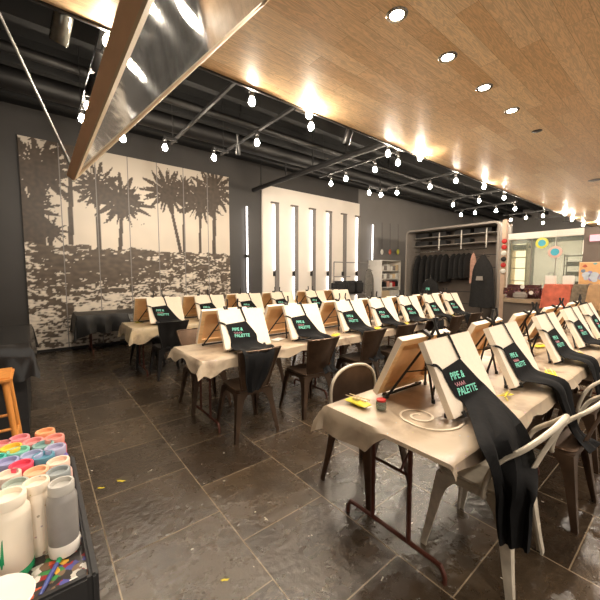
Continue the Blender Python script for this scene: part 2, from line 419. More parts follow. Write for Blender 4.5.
for i in range(NP):
    xa = MX0+i*pw+.008; xb = MX0+(i+1)*pw-.008
    nx = int((xb-xa)/ST); nzn = int((MZ1-MZ0)/ST)
    verts = []; cols = []
    for b_ in range(nzn+1):
        for a_ in range(nx+1):
            x = xa+(xb-xa)*a_/nx; z = MZ0+(MZ1-MZ0)*b_/nzn
            verts.append((x, -.012, z)); c = mural_color(x, z); cols.append((lin(c.x), lin(c.y), lin(c.z), 1))
    nv = len(verts)
    verts += [(xa, .03, MZ0), (xb, .03, MZ0), (xb, .03, MZ1), (xa, .03, MZ1)]
    faces = []
    W = nx+1
    for b_ in range(nzn):
        for a_ in range(nx): q = b_*W+a_; faces.append((q, q+1, q+W+1, q+W))
    bl, br, tl, tr = 0, nx, nzn*W, nzn*W+nx
    faces += [(nv+1, nv, nv+3, nv+2),
              tuple([nv, nv+1]+[k for k in range(nx, -1, -1)]), tuple([nv+2, nv+3]+[tl+k for k in range(0, nx+1)]),
              tuple([nv+3, nv]+[k*W for k in range(0, nzn+1)]), tuple([nv+1, nv+2]+[k*W+nx for k in range(nzn, -1, -1)])]
    me = bpy.data.meshes.new('panel'); me.from_pydata(verts, [], faces)
    ca = me.color_attributes.new('Print', 'FLOAT_COLOR', 'POINT')
    for k in range(len(verts)): ca.data[k].color = cols[k] if k < nv else (.3, .25, .2, 1)
    me.materials.append(mm); link(bpy.data.objects.new('panel', me), mural)
for i in range(1, NP):
    bm = B(); box(bm, MX0+i*pw-.008, MX0+i*pw+.008, -.016, .03, MZ0, MZ1); obj('seam_strip', bm, M['grey_channel'], mural)

# LED fins ---------------------------------------------------------------------
for k in range(6):
    X0 = 5.27+.703*k; ztop = 3.49
    t = thing('wall_light', f'{ORD[k]} of six vertical LED tubes in grey channels, counted from left on white wall', 'wall light', (X0-.03, 7.84, 0), 0, 'LED tubes on the white wall')
    bm = B(); box(bm, .13, .26, -.045, 0, .02, ztop); obj('channel', bm, M['grey_channel'], t, False)
    bm = B(); box(bm, .0, .26, -.055, 0, ztop, ztop+.04); obj('top_cap', bm, M['slat_brown'], t, False)
    lit = [(1.62, ztop-.04), (.1, 1.42)]
    if k == 4: lit = [(.1, 1.35)]
    if k in (0, 2): lit = [(1.62, ztop-.04)]
    for a, b_ in lit:
        bm = B(); tube(bm, [(.105, -.03, a), (.105, -.03, b_)], .015, 10); obj('led_tube', bm, M['led'], t)
    bm = rbox(.06, .13, -.06, -.005, 1.44, 1.58, .008); obj('connector_box', bm, M['black_paint'], t)
for (u, lab) in ((247, 'bright vertical LED tube on dark wall between mural and white wall'), (372, 'vertical LED tube on grey wall right of the white wall')):
    p = ony(u, 250, 7.86)
    t = thing('wall_light', lab, 'wall light', (p.x, 7.9, 0))
    for a, b_ in ((2.02, 3.3), (.3, 1.94)):
        bm = B(); tube(bm, [(0, -.06, a), (0, -.06, b_)], .016, 10); obj('led_tube', bm, M['led'], t)
    bm = rbox(-.05, .05, -.1, 0, 1.94, 2.02, .01); obj('connector_box', bm, M['black_paint'], t)
    bm = B(); box(bm, -.02, .02, -.03, 0, .28, 3.32); obj('back_plate', bm, M['grey_channel'], t, False)

# ------------------------------------------------------------------ ceiling things
bx = [(-1.5, 0), (1.0, 0), (3.5, 0), (6, 0), (8.5, 0), (11, 0)]
for i, y in enumerate((3.7, 4.7, 5.7, 6.7)):
    bm = B(); box(bm, -3.5, 18, y-.06, y+.06, 4.15, 4.5); o = obj('trim_%d' % (i+2), bm, M['black_ceiling'], None, False); struct(o)
def pipe(name, pts, r, lab, m='black_paint', cat='pipe'):
    bm = B(); tube(bm, pts, r, 12)
    a_, b_ = Vector(pts[0]), Vector(pts[-1])
    for f_ in (.08, .3, .5, .7, .92):
        c_ = a_.lerp(b_, f_); box(bm, c_.x-.012, c_.x+.012, c_.y-.012, c_.y+.012, c_.z, 4.5)
    o = obj(name, bm, M[m]); tag(o, lab, cat); return o
pipe('ceiling_pipe', [(4.75, 3.06, 3.72), (4.6, 7.7, 3.72)], .055, 'thick dark pipe under black ceiling running to the white wall')
M['duct'] = mat('duct', rgb(24, 23, 23), .5, .3, var=.1)
pipe('air_duct', [(-3.4, 6.2, 4.2), (17.5, 6.2, 4.2)], .16, 'long round black duct along the black ceiling near back wall', 'duct', 'duct')
for xx in (1, 4, 7, 10, 13): pass
pipe('ceiling_pipe', [(-3.4, 5.2, 4.1), (17.5, 5.2, 4.1)], .06, 'thin black pipe along black ceiling in front of the duct', 'duct')
pipe('ceiling_pipe', [(-3.4, 4.25, 4.2), (17.5, 4.25, 4.2)], .05, 'thinnest black pipe along black ceiling nearest the oak soffit', 'duct')

# tracks along Y with bulbs; every bulb is a thing of its own
ZB = 3.34
tracks = {}
def mk_bulb():
    t = thing('globe_bulb', '', 'light bulb')
    bm = B(); lathe(bm, [(0, -.042), (.02, -.036), (.032, -.02), (.037, 0), (.033, .02), (.023, .038), (.017, .055), (0, .055)], 14); obj('globe', bm, M['bulb'], t)
    bm = B(); lathe(bm, [(0, .05), (.022, .05), (.022, .10), (.03, .105), (.03, .13), (0, .13)], 12); obj('socket', bm, M['black_metal'], t)
    return t
bulb0 = mk_bulb()
cols_x = [.53, 1.08, 1.6, 2.5, 4.8, 6.5, 8.75, 10.4, 12.6, 14.3, 16.3]
bulbs = [(252, 102), (309, 115), (311, 127), (257, 143), (214, 158), (165, 148), (123, 139), (388, 154), (398, 163), (420, 158), (375, 170), (346, 179), (331, 184), (369, 193), (381, 195), (397, 193), (430, 187), (456, 181),
         (484, 187), (479, 201), (453, 205), (461, 215), (475, 213), (496, 211), (504, 198), (515, 209), (511, 220), (526, 218), (543, 223), (543, 216), (565, 214), (572, 220), (583, 225), (599, 223), (108, 42), (88, 107), (82, 119)]
rails = {}
tmp = []
for (u, v) in bulbs:
    p = onz(u, v, ZB)
    if p.x > 17.4: p = onx(u, v, 17.4)
    if p.y > 4.95: pass
    tmp.append((p, u, v))
groups = {}
for p, u, v in tmp:
    k = min(range(len(cols_x)), key=lambda i: abs(cols_x[i]-p.x)); groups.setdefault(k, []).append((p, u, v))
tn = ['the leftmost, beside the mirror', 'by the left of mural', 'above mural', 'above the first tables', 'fifth from the left', 'sixth from the left', 'seventh from the left', 'eighth from the left', 'farthest to the right']
rn = ['leftmost', 'second', 'third', 'fourth', 'fifth', 'sixth', 'seventh', 'eighth', 'ninth', 'tenth', 'farthest']
for k in sorted(groups):
    g = sorted(groups[k], key=lambda q: q[0].y)
    xm = sum(q[0].x for q in g)/len(g)
    for j, (p, u, v) in enumerate(g):
        pos = ORD[j] if j < 9 else 'last'
        o = place(bulb0, USED, p, 0, f'glowing globe bulb, {pos} from oak soffit on the {rn[k]} black track', 'globe bulbs on the ceiling tracks')
    y0 = max(min(q[0].y for q in g)-.1, 3.07); y1 = max(q[0].y for q in g)+.25
    zt = max(q[0].z for q in g)+.16
    bm = rbox(xm-.02, xm+.02, y0, max(y1, y0+.6), zt-.0, zt+.035, .004)
    for q in g:
        bm2 = box(bm, min(xm, q[0].x)-.012, max(xm, q[0].x)+.012, q[0].y-.012, q[0].y+.012, q[0].z+.125, zt+.01)
    for yy in (max(y0+.1, 3.2), max(y1, y0+.6)-.1): tube(bm, [(xm, yy, zt+.03), (xm, yy, 4.5)], .006, 6)
    o = obj('light_track', bm, M['black_metal']); tag(o, f'black ceiling light track carrying globe bulbs, {rn[k]} counted from the left', 'light track', 'ceiling light tracks')
# pale track strip seen beside the second bulb column
def spot_head(loc, lab, tilt, m='black_metal', big=1.0):
    t = thing('spotlight', lab, 'spotlight', loc); t.rotation_euler = tilt
    bm = B(); lathe(bm, [(0, .1*big), (.045*big, .1*big), (.05*big, .09*big), (.05*big, -.09*big), (.044*big, -.1*big), (.04*big, -.07*big), (0, -.07*big)], 18); obj('housing', bm, M[m], t)
    bm = B(); lathe(bm, [(.0405*big, -.088*big), (.0405*big, -.082*big), (0, -.082*big)], 18); obj('lens', bm, M['glass'], t)
    bm = B(); tube(bm, [(0, 0, .1*big), (0, 0, .1*big+.14)], .012, 8); obj('stem', bm, M[m], t)
p = onz(352, 135, 3.34); spot_head((p.x, max(p.y, 3.15), 3.34), 'black cylinder spotlight hanging just behind the oak soffit edge', (.3, .1, 0))
p = onz(238, 150, 3.38); spot_head(p, 'small black spotlight at far end of a light track, left of white wall', (.3, -.2, 0), big=.7)
M['spot_glass'] = mat('spot_glass', rgb(110, 108, 100), .15, .6, var=.3, scale=20)
p = onz(62, 25, 3.34); spot_head((p.x, max(p.y, 3.15), 3.36), 'large shiny cylinder spotlight at upper left under black ceiling', (.5, .2, 0), 'spot_glass', 1.25)
for j, (u, v) in enumerate(((99, 62), (92, 85))):
    p = onz(u, v, 3.38); spot_head(p, ['black spotlight on leftmost track, nearer the oak soffit', 'black spotlight on leftmost track, between the bulbs'][j], (.9, .3, 0), big=.9)

# recessed downlights
def mk_down():
    t = thing('downlight', '', 'ceiling light')
    bm = B(); lathe(bm, [(.052, .0), (.052, -.006), (.075, -.008), (.08, -.003), (.08, .0)], 24); obj('trim_ring', bm, M['chrome'], t)
    bm = B(); lathe(bm, [(0, -.004), (.05, -.004), (.05, 0), (0, 0)], 24); obj('lens', bm, M['lens'], t)
    return t
dl = mk_down()
names = ['nearest bright recessed downlight in the oak ceiling', 'second bright recessed downlight in the oak ceiling', 'third bright recessed downlight in the oak ceiling', 'fourth and farthest bright recessed downlight in the oak ceiling']
def spot(loc, power, size=2.4, blend=.7, rad=.05, col=(1, .885, .745)):
    l = bpy.data.lights.new('spot_lamp', 'SPOT'); l.energy = power; l.spot_size = size; l.spot_blend = blend; l.shadow_soft_size = rad; l.color = col
    o = bpy.data.objects.new('spot_lamp', l); C.objects.link(o); o.location = loc; return o
for i, x in enumerate((2.16, 2.91, 3.66, 4.41)):
    place(dl, USED, (x, 1.55, ZW), 0, names[i], 'recessed downlights in the oak ceiling')
def washer(loc, aim, power, size=1.5):  # aimed lamps added at the track spotlight heads to brighten mural and white wall
    o = spot(loc, power, size, .8, .04, (1, .9, .78)); o.rotation_euler = (Vector(aim)-Vector(loc)).to_track_quat('-Z', 'Y').to_euler()
washer((.55, 3.9, 3.2), (1.0, 7.9, 2.4), 60)
washer((2.35, 4.35, 3.2), (2.9, 7.9, 2.4), 60)
washer((3.35, 3.2, 3.2), (7.0, 7.9, 2.2), 200, 1.1)
PW = 64
for x in (-.1, .65, 1.4, 2.16, 2.91, 3.66, 4.41):
    spot((x, 1.55, ZW-.03), PW)
for x in (-1, 1.2, 3.4, 5.6, 7.8, 10.0):
    spot((x, -1.4, ZW-.03), PW*1.8)
for x in (6.2, 8.0, 9.6): spot((x, 1.0, ZW-.03), PW*1.2)
for (u, v, lab, r) in ((537, 131, 'dark round ceiling speaker grille in the oak ceiling beyond the downlights', .06), (595, 180, 'dark slim vent disc in the oak ceiling at the right', .11)):
    p = onz(u, v, ZW)
    bm = B(); lathe(bm, [(0, -.006), (r*.9, -.006), (r, -.002), (r, 0), (0, 0)], 24); o = obj('ceiling_speaker', bm, M['black_metal']); o.location = p; tag(o, lab, 'ceiling speaker')

# ------------------------------------------------------------------ tilted demonstration mirror
TH = math.radians(50.3)
A0 = onz(75, 178, 1.92)
ea = Vector((0, 1, 0)); eb = Vector((math.cos(TH), 0, math.sin(TH))); en = Vector((math.sin(TH), 0, -math.cos(TH)))
LA, LB = 2.3, 1.55
mir = thing('tilted_mirror', 'large wood-framed mirror hung tilted under the oak ceiling at upper left', 'mirror', A0)
def mbox(a0, a1, b0, b1, n0, n1):
    bm = B(); mtx = Matrix((( ea.x, eb.x, en.x, 0), (ea.y, eb.y, en.y, 0), (ea.z, eb.z, en.z, 0), (0, 0, 0, 1)))
    box(bm, a0, a1, b0, b1, n0, n1, mtx); return bm
FD = .029
obj('mirror_glass', mbox(-LA+.012, -.012, .012, LB-.012, -.012, -.003), M['mirror'], mir, False)
obj('frame_rail', mbox(-LA, 0, -.012, 0, -FD, 0), M['frame_wood'], mir, False)
obj('frame_rail', mbox(-LA, 0, LB, LB+.012, -FD, 0), M['frame_wood'], mir, False)
obj('frame_rail', mbox(-.012, .012, -.012, LB+.012, -FD, 0), M['frame_wood'], mir, False)
obj('frame_rail', mbox(-LA-.012, -LA+.012, -.012, LB+.012, -FD, 0), M['frame_wood'], mir, False)
obj('frame_back', mbox(-LA, 0, 0, LB, -FD, -FD+.012), M['black_paint'], mir, False)
for (a, b_, c, d) in ((-LA, 0, -.012, .010), (-LA, 0, LB-.02, LB+.012), (-.016, .012, .010, LB-.02), (-LA, -LA+.03, .010, LB-.02)):
    o = obj('edge_molding', mbox(a, b_, c, d, 0, .006), M['pale_trim'], mir, False)
for j, yy in enumerate((-.02, -LA+.05)):
    q = A0+Vector((0, yy, 0))-en*FD+eb*.02
    top = Vector((q.x-.25, q.y+.25 if j == 0 else q.y, ZW))
    if j == 0:
        top = ony(0, 15, 1.95)
        d = (top-q); top = q+d*((ZW-q.z)/d.z)
    bm = B(); tube(bm, [q, top], .006, 8); o = obj('support_cable', bm, M['cable'])
    tag(o, ['steel cable from the ceiling to far lower corner of mirror', 'steel cable holding the near lower corner of mirror, outside the picture'][j], 'cable')
    if j == 1: bpy.data.objects.remove(o)

# ------------------------------------------------------------------ chairs
def leg_bm(sx, sy, spread=.052):
    bm = B(); rings = []
    for (z, w, k) in ((.425, .11, 0), (.40, .10, .06), (.36, .072, .16), (.30, .056, .3), (.2, .046, .52), (.1, .038, .76), (.015, .032, 1), (0, .032, 1)):
        cx = sx*(.165+spread*k); cy = sy*(.165+spread*k)
        # angle profile: corner on the outside
        h = w
        o = (cx+sx*.012, cy+sy*.012)
        pts = [o, (o[0]-sx*h, o[1]), (o[0]-sx*h, o[1]-sy*.012), (o[0]-sx*.014, o[1]-sy*.014), (o[0]-sx*.012, o[1]-sy*h), (o[0], o[1]-sy*h)]
        rings.append([(x, y, z) for x, y in pts])
    loft(bm, rings); return bm
def seat_bm():
    bm = B(); rings = []
    for (w, z) in ((.30, .436), (.352, .438), (.368, .446), (.368, .452), (.352, .458), (.30, .455)):
        rings.append([(x, y, z) for x, y in rrect(w, w, .055)])
    # skirt
    loft(bm, rings)
    loft(bm, [[(x, y, z) for x, y in rrect(w, w, .05)] for (w, z) in ((.352, .44), (.356, .40), (.342, .40), (.338, .436))])
    return bm
def mk_chair(name, cat_label, style, m):
    t = thing(name, cat_label, 'chair')
    obj('seat', seat_bm(), M[m], t)
    for sx in (-1, 1):
        for sy in (-1, 1):
            l = obj('leg', leg_bm(sx, sy), M[m], t)
            bm = B(); box(bm, sx*.229-.018*(sx > 0)-.018+.018*(sx < 0)-.0, sx*.229+.018-.018*(sx > 0)+.018*(sx < 0)-.0, sy*.229-.018-.0, sy*.229+.018, 0, .012)
            bm.free()
    if style == 'loop':
        pts = [(-.185, -.075, .425), (-.235, -.085, .45), (-.25, -.10, .53), (-.248, -.145, .645), (-.21, -.235, .735), (-.12, -.30, .81), (0, -.325, .85), (.12, -.30, .81), (.21, -.235, .735), (.248, -.145, .645), (.25, -.10, .53), (.235, -.085, .45), (.185, -.075, .425)]
        bm = B(); tube(bm, smooth_path(pts, 5), .0125, 10); obj('arm_loop', bm, M['silver'], t)
        rows = []
        for k in range(9):
            s = k/8; y = -.178-.142*s**1.2; z = .445+.395*s; hw = .05-.012*math.sin(s*PI)
            rows.append([(-hw, y-.0, z), (-hw*.5, y-.012, z), (0, y-.015, z), (hw*.5, y-.012, z), (hw, y, z)])
        bm = B(); sheet(bm, rows, .004); obj('back_splat', bm, M[m], t)
    elif style == 'round':
        half = [(-.185, -.10, .43), (-.228, -.112, .52), (-.238, -.118, .66), (-.215, -.123, .75), (-.15, -.128, .805), (-.07, -.132, .828), (0, -.133, .833)]
        pts = half+[(-x, y, z) for x, y, z in half[-2::-1]]
        sp = smooth_path(pts, 5); bm = B(); tube(bm, sp, .0115, 10); obj('back_frame', bm, M['silver'], t)
        n_ = len(sp)//2; rows = []
        for k in range(3, n_):
            a, b_ = sp[k], sp[len(sp)-1-k]; rows.append([a.lerp(b_, q/10)+Vector((0, -.03*math.sin(PI*q/10), 0)) for q in range(11)])
        bm = B(); sheet(bm, rows, .003); obj('back_panel', bm, M[m], t)
    else:
        rows = []
        def bp(a, s): return (( .135+.078*s)*a, -.172-.112*s**1.25-.045*(1-a*a)*(.4+.6*s), .45+.385*s)
        for k in range(11): rows.append([bp(-1+q/6, k/10) for q in range(13)])
        bm = B(); sheet(bm, rows, .004); obj('back_panel', bm, M[m], t)
        bm = B(); tube(bm, [bp(-1, q/8) for q in range(8)]+[bp(-1+q/8, 1) for q in range(17)]+[bp(1, 1-q/8) for q in range(1, 9)], .0085, 8); obj('back_frame', bm, M[m], t)
    return t
ch_brown = mk_chair('metal_chair', '', 'hoop', 'gunmetal')
ch_round = mk_chair('metal_chair', '', 'round', 'gunmetal')
ch_loop = mk_chair('metal_armchair', '', 'loop', 'gunmetal')
ch_silver = mk_chair('metal_armchair', 'silver metal armchair with curved loop arms at nearest corner of nearest table', 'loop', 'silver')
M['black_chair'] = mat('black_chair', rgb(30, 28, 27), .3, .3, var=.2)
ch_black = mk_chair('metal_chair', '', 'hoop', 'black_chair')

# ------------------------------------------------------------------ seat kit: canvas, easel, apron
TILT = math.radians(26)
CW, CHh, CD = .50, .40, .036
cu = Vector((0, math.sin(TILT), math.cos(TILT)))     # up along the canvas
cn = Vector((0, -math.cos(TILT), math.sin(TILT)))    # out of its front
def cpt(a, b, n=0): return Vector((a, 0, .035)) + cu*b + cn*n
def cbox(bm, a0, a1, b0, b1, n0, n1):
    mtx = Matrix(((1, 0, 0, 0), (0, cu.y, cn.y, 0), (0, cu.z, cn.z, .035), (0, 0, 0, 1)))
    return box(bm, a0, a1, b0, b1, n0, n1, mtx)
def mk_canvas(W=CW):
    t = thing('artist_canvas', '', 'canvas')
    bm = B(); cbox(bm, -W/2, W/2, 0, CHh, -.006, 0)
    for s in (-1, 1): cbox(bm, s*W/2-.002, s*W/2+.002, 0, CHh, -CD, 0)
    cbox(bm, -W/2, W/2, -.002, .002, -CD, 0); cbox(bm, -W/2, W/2, CHh-.002, CHh+.002, -CD, 0)
    obj('canvas_cloth', bm, M['canvas'], t, False)
    bm = B(); cbox(bm, -W/2+.03, W/2-.03, .03, CHh-.03, -.012, -.0065); obj('canvas_back', bm, M['raw_canvas'], t, False)
    for a0, a1, b0, b1 in ((-W/2+.002, -W/2+.042, .002, CHh-.002), (W/2-.042, W/2-.002, .002, CHh-.002), (-W/2+.042, W/2-.042, .002, .042), (-W/2+.042, W/2-.042, CHh-.042, CHh-.002)):
        bm = B(); cbox(bm, a0, a1, b0, b1, -CD+.001, -.0065); obj('stretcher_bar', bm, M['pine'], t, False)
    return t
def mk_easel():
    t = thing('tabletop_easel', '', 'easel')
    ap = cpt(0, .33, -CD-.016)
    feet = []
    for s in (-1, 1):
        f = Vector((s*.2, -.005+.075, .008))
        bm = B(); tube(bm, [ap+Vector((s*.012, 0, 0)), f], .0075, 8); tube(bm, [f+Vector((0, 0, .014)), f-Vector((0, 0, .008))], .011, 8); obj('leg', bm, M['black_metal'], t)
        feet.append(f)
    f = Vector((.05, .285, .008))
    bm = B(); tube(bm, [ap, f], .0075, 8); tube(bm, [f+Vector((0, 0, .014)), f-Vector((0, 0, .008))], .011, 8); obj('leg', bm, M['black_metal'], t)
    bm = B(); tube(bm, [cpt(0, .30, -CD-.014), cpt(0, .475, -CD-.014), cpt(0, .475, -CD-.014)+Vector((0, -.01, .055))], .009, 8); obj('mast', bm, M['black_metal'], t)
    bm = B(); cbox(bm, -.016, .016, CHh+.004, CHh+.022, -CD-.024, .004); obj('top_clamp', bm, M['black_metal'], t)
    bm = B(); cbox(bm, -.2, .2, -.018, -.004, -CD-.016, -CD-.004)
    for s in (-.17, .17): cbox(bm, s-.012, s+.012, -.016, -.004, -CD-.01, .012); cbox(bm, s-.012, s+.012, -.016, .014, .004, .012)
    obj('ledge', bm, M['black_metal'], t)
    bm = B(); tube(bm, [ap+(feet[0]-ap)*.5, ap+(f-ap)*.42], .004, 6); tube(bm, [ap+(feet[1]-ap)*.5, ap+(f-ap)*.42], .004, 6); obj('brace', bm, M['black_metal'], t)
    return t
canvas0 = mk_canvas(); canvas_big = mk_canvas(.515); easel0 = mk_easel()

def text_mesh(txt, size):
    cv = bpy.data.curves.new('txt', 'FONT'); cv.body = txt; cv.size = size; cv.align_x = 'LEFT'; cv.extrude = .0006; cv.offset = .0007; cv.resolution_u = 2
    o = bpy.data.objects.new('txt', cv); C.objects.link(o)
    dg = bpy.context.evaluated_depsgraph_get(); me = bpy.data.meshes.new_from_object(o.evaluated_get(dg))
    bpy.data.objects.remove(o); bpy.data.curves.remove(cv); return me
def bib_text(parent, k=.72):
    rot = math.radians(-3)
    e1 = Vector((math.cos(rot), 0, 0)) + cu*math.sin(rot); e2 = cu*math.cos(rot) - Vector((math.sin(rot), 0, 0))
    for txt, a, b_, s in (('PIPE &', -.178*k**.5, .172, .062*k), ('PALETTE', -.165*k**.5, .172-.094*k, .062*k)):
        me = text_mesh(txt, s); o = cpt(a, b_, .0145); vs, fs = [], []; k0 = 0
        for v in me.vertices: vs.append(o+e1*(v.co.x*.95)+e2*v.co.y+cn*v.co.z)
        for f in me.polygons: fs.append([k0+i for i in f.vertices])
        bpy.data.meshes.remove(me)
        me = bpy.data.meshes.new('lettering'); me.from_pydata(vs, [], fs); me.materials.append(M['teal']); link(bpy.data.objects.new('lettering', me), parent)
    bm = B(); o = cpt(-.165*k**.5, .172-.029*k, .0145)
    tube(bm, [o+e1*(.12*k*t)+e2*k*(.010*math.sin(t*30)+.004*math.sin(t*61))+e1*.004*math.cos(t*30) for t in [i/40 for i in range(41)]], .0016, 5)
    obj('script_lettering', bm, M['pink'], parent)
def apron_bm(rows, nx=13, fold=.014, flat=2, seed=0, n=5):
    """rows: list of (L, R) end points; first `flat` rows stay flat (on the canvas)"""
    Ls = smooth_path([r[0] for r in rows], n); Rs = smooth_path([r[1] for r in rows], n)
    out = []
    for i, (L, R) in enumerate(zip(Ls, Rs)):
        t = i/n; d = (R-L)
        tang = (Ls[min(i+1, len(Ls)-1)]-Ls[max(i-1, 0)]); nrm = d.cross(tang)
        nrm = nrm.normalized() if nrm.length > 1e-6 else Vector((0, 0, 1))
        amp = fold*max(0, min(1, (t-flat)/1.2))
        out.append([L+d*(k/(nx-1)) + nrm*amp*(math.sin(k/(nx-1)*2*PI*2.1+seed+i*.12)+.5*math.sin(k/(nx-1)*2*PI*3.7+seed*2+i*.2)) for k in range(nx)])
    bm = B(); sheet(bm, out, .0035); return bm
def mk_apron(name, rows, seed, text=True, fold=.014, k=.72):
    t = thing(name, '', 'apron')
    obj('apron_body', apron_bm(rows, seed=seed, fold=fold), M['apron'], t)
    # neck strap: over the mast top and round the left edge of the canvas
    bR = rows[0][1]; bL = rows[0][0]
    def ribbon(pts, w):
        P = smooth_path(pts, 5); r_ = []
        for i, p in enumerate(P):
            tg = (P[min(i+1, len(P)-1)]-P[max(i-1, 0)]).normalized(); sd = tg.cross(cn).normalized()*w
            r_.append([p-sd, p+sd])
        bm = B(); sheet(bm, r_, .0025); return bm
    obj('neck_strap', ribbon([bR+cn*.001, bR+(cpt(0, CHh, .007)-bR)*.5, cpt(-.004, CHh+.003, .008), cpt(-.004, CHh+.032, -.014)], .009), M['apron'], t)
    obj('neck_strap', ribbon([bL+cn*.001, cpt(-CW/2+.015, .262, .008), cpt(-CW/2-.012, .275, .0), cpt(-CW/2-.012, .29, -CD)], .008), M['apron'], t)
    if text: bib_text(t, k)
    return t
base = [(cpt(-.205, .245, .009), cpt(.02, .262, .009)), (cpt(-.185, .10, .011), cpt(.10, .12, .011)), (cpt(-.16, .02, .018), cpt(.155, .03, .018))]
# generic: drops between table edge and chair back, gathers on the seat
r_in = base + [(Vector((-.13, -.15, .035)), Vector((.17, -.15, .035))), (Vector((-.12, -.20, -.10)), Vector((.17, -.19, -.08))), (Vector((-.13, -.255, -.26)), Vector((.15, -.24, -.27))), (Vector((-.14, -.36, -.30)), Vector((.13, -.34, -.305)))]
# drapes over the chair back and hangs outside it
r_out = base[:2] + [(cpt(-.20, .02, .018), cpt(.10, .03, .018)), (Vector((-.22, -.15, .05)), Vector((.12, -.15, .05))), (Vector((-.26, -.30, .085)), Vector((.08, -.30, .085))), (Vector((-.28, -.41, .085)), Vector((.04, -.41, .085))), (Vector((-.28, -.445, -.01)), Vector((.0, -.445, -.01))), (Vector((-.27, -.43, -.15)), Vector((-.05, -.43, -.15))), (Vector((-.24, -.425, -.27)), Vector((-.12, -.425, -.25)))]
ap_in = mk_apron('black_apron', r_in, .6); ap_out = mk_apron('black_apron', r_out, 2.1, fold=.01)
ap_in2 = mk_apron('black_apron', [(a+Vector((.0, 0, 0)), b+Vector((0, 0, 0))) for a, b in base] + [(Vector((-.10, -.15, .04)), Vector((.2, -.15, .03))), (Vector((-.06, -.21, -.08)), Vector((.22, -.19, -.11))), (Vector((-.05, -.27, -.22)), Vector((.16, -.24, -.28))), (Vector((-.09, -.36, -.29)), Vector((.12, -.37, -.30)))], 4.0)

# ------------------------------------------------------------------ tables
TZ = .742
def cloth_bm(x0, x1, y0, y1, ovf, seed, ends=(.12, .12), th=.0025, fold=0):
    """vinyl sheet lying on a table top; ovf(side, s) = how far it hangs"""
    bm = B(); nx = int((x1-x0)/.06); ny = 14; K = 5
    xs = [x0+(x1-x0)*i/nx for i in range(nx+1)]; ys = [y0+(y1-y0)*i/ny for i in range(ny+1)]
    us = [('L', k) for k in range(K, 0, -1)]+xs+[('R', k) for k in range(1, K+1)]
    vs = [('F', k) for k in range(K, 0, -1)]+ys+[('B', k) for k in range(1, K+1)]
    rows = []
    for v in vs:
        row = []
        for u in us:
            ux = isinstance(u, float); vy = isinstance(v, float)
            if ux and vy: p = Vector((u, v, .0015*noise.noise(Vector((u*6, v*6, seed)))))
            elif ux:
                hang = ovf('front' if v[0] == 'F' else 'back', (u-x0)/(x1-x0)); s = v[1]/K; sg = -1 if v[0] == 'F' else 1
                wob = .5+.5*noise.noise(Vector((u*7, seed, sg)))
                p = Vector((u, (y0 if sg < 0 else y1)+sg*(.012+.05*s*wob*min(1, hang/.1)), -hang*s*(1-.15*s)-.0*s))
                p.y += sg*fold*s*math.sin(u*19+seed+1.3*math.sin(u*7))
                if s < .3: p.z = -hang*s*.6
            elif vy:
                hang = ovf('left' if u[0] == 'L' else 'right', (v-y0)/(y1-y0)); s = u[1]/K; sg = -1 if u[0] == 'L' else 1
                wob = .5+.5*noise.noise(Vector((v*7, seed+3, sg)))
                p = Vector(((x0 if sg < 0 else x1)+sg*(.012+.05*s*wob*min(1, hang/.1)), v, -hang*s*(1-.15*s)))
            else:
                sx = -1 if u[0] == 'L' else 1; sy = -1 if v[0] == 'F' else 1
                hx = ovf('left' if sx < 0 else 'right', 0 if sy < 0 else 1); hy = ovf('front' if sy < 0 else 'back', 0 if sx < 0 else 1)
                a = u[1]/K; b_ = v[1]/K; m_ = max(a, b_); hang = max(hx*a, hy*b_)+.035*min(a, b_)
                p = Vector(((x0 if sx < 0 else x1)+sx*(.012+.05*a*min(1, hx/.1)), (y0 if sy < 0 else y1)+sy*(.012+.05*b_*min(1, hy/.1)), -hang*.85))
            row.append(p)
        rows.append(row)
    sheet(bm, rows, th); return bm
def mk_table(lab, x0, x1, y0, y1, z=TZ, dark=False):
    t = thing('folding_table', lab, 'table', (x0, y0, 0)); L = x1-x0; Wd = y1-y0
    obj('tabletop', rbox(.01, L-.01, .01, Wd-.01, z-.035, z-.004, .008), M['table_top' if not dark else 'black_paint'], t)
    for xe in (.22, L-.22):
        bm = B(); xe = xe-.02; yy0, yy1 = .11, Wd+.0
        pts = [(xe, yy0, .0), (xe, yy0, .035), (xe, yy0+.02, .07), (xe, yy0+.07, .08), (xe, yy1-.07, .08), (xe, yy1-.02, .07), (xe, yy1, .035), (xe, yy1, .0)]
        tube(bm, smooth_path(pts, 3), .0125, 8)
        f = obj('leg_frame', bm, M['leg_brown'], t)
        for yy in (Wd*.42, Wd*.74):
            bm = B(); tube(bm, [(xe, yy, .08), (xe, yy, z-.035)], .0125, 8); obj('post', bm, M['leg_brown'], f)
        d = 1 if xe < L/2 else -1
        bm = B(); tube(bm, [(xe, Wd/2, z*.6), (xe+d*.28, Wd/2, z-.035)], .007, 6); tube(bm, [(xe, Wd*.42, z*.6), (xe, Wd*.74, z*.6)], .008, 6); obj('brace', bm, M['leg_brown'], f)
    return t
ROW = {'A': (.60, 1.34), 'B': (2.70, 3.44), 'C': (4.95, 5.69)}
rowname = {'A': 'nearest', 'B': 'middle', 'C': 'far'}
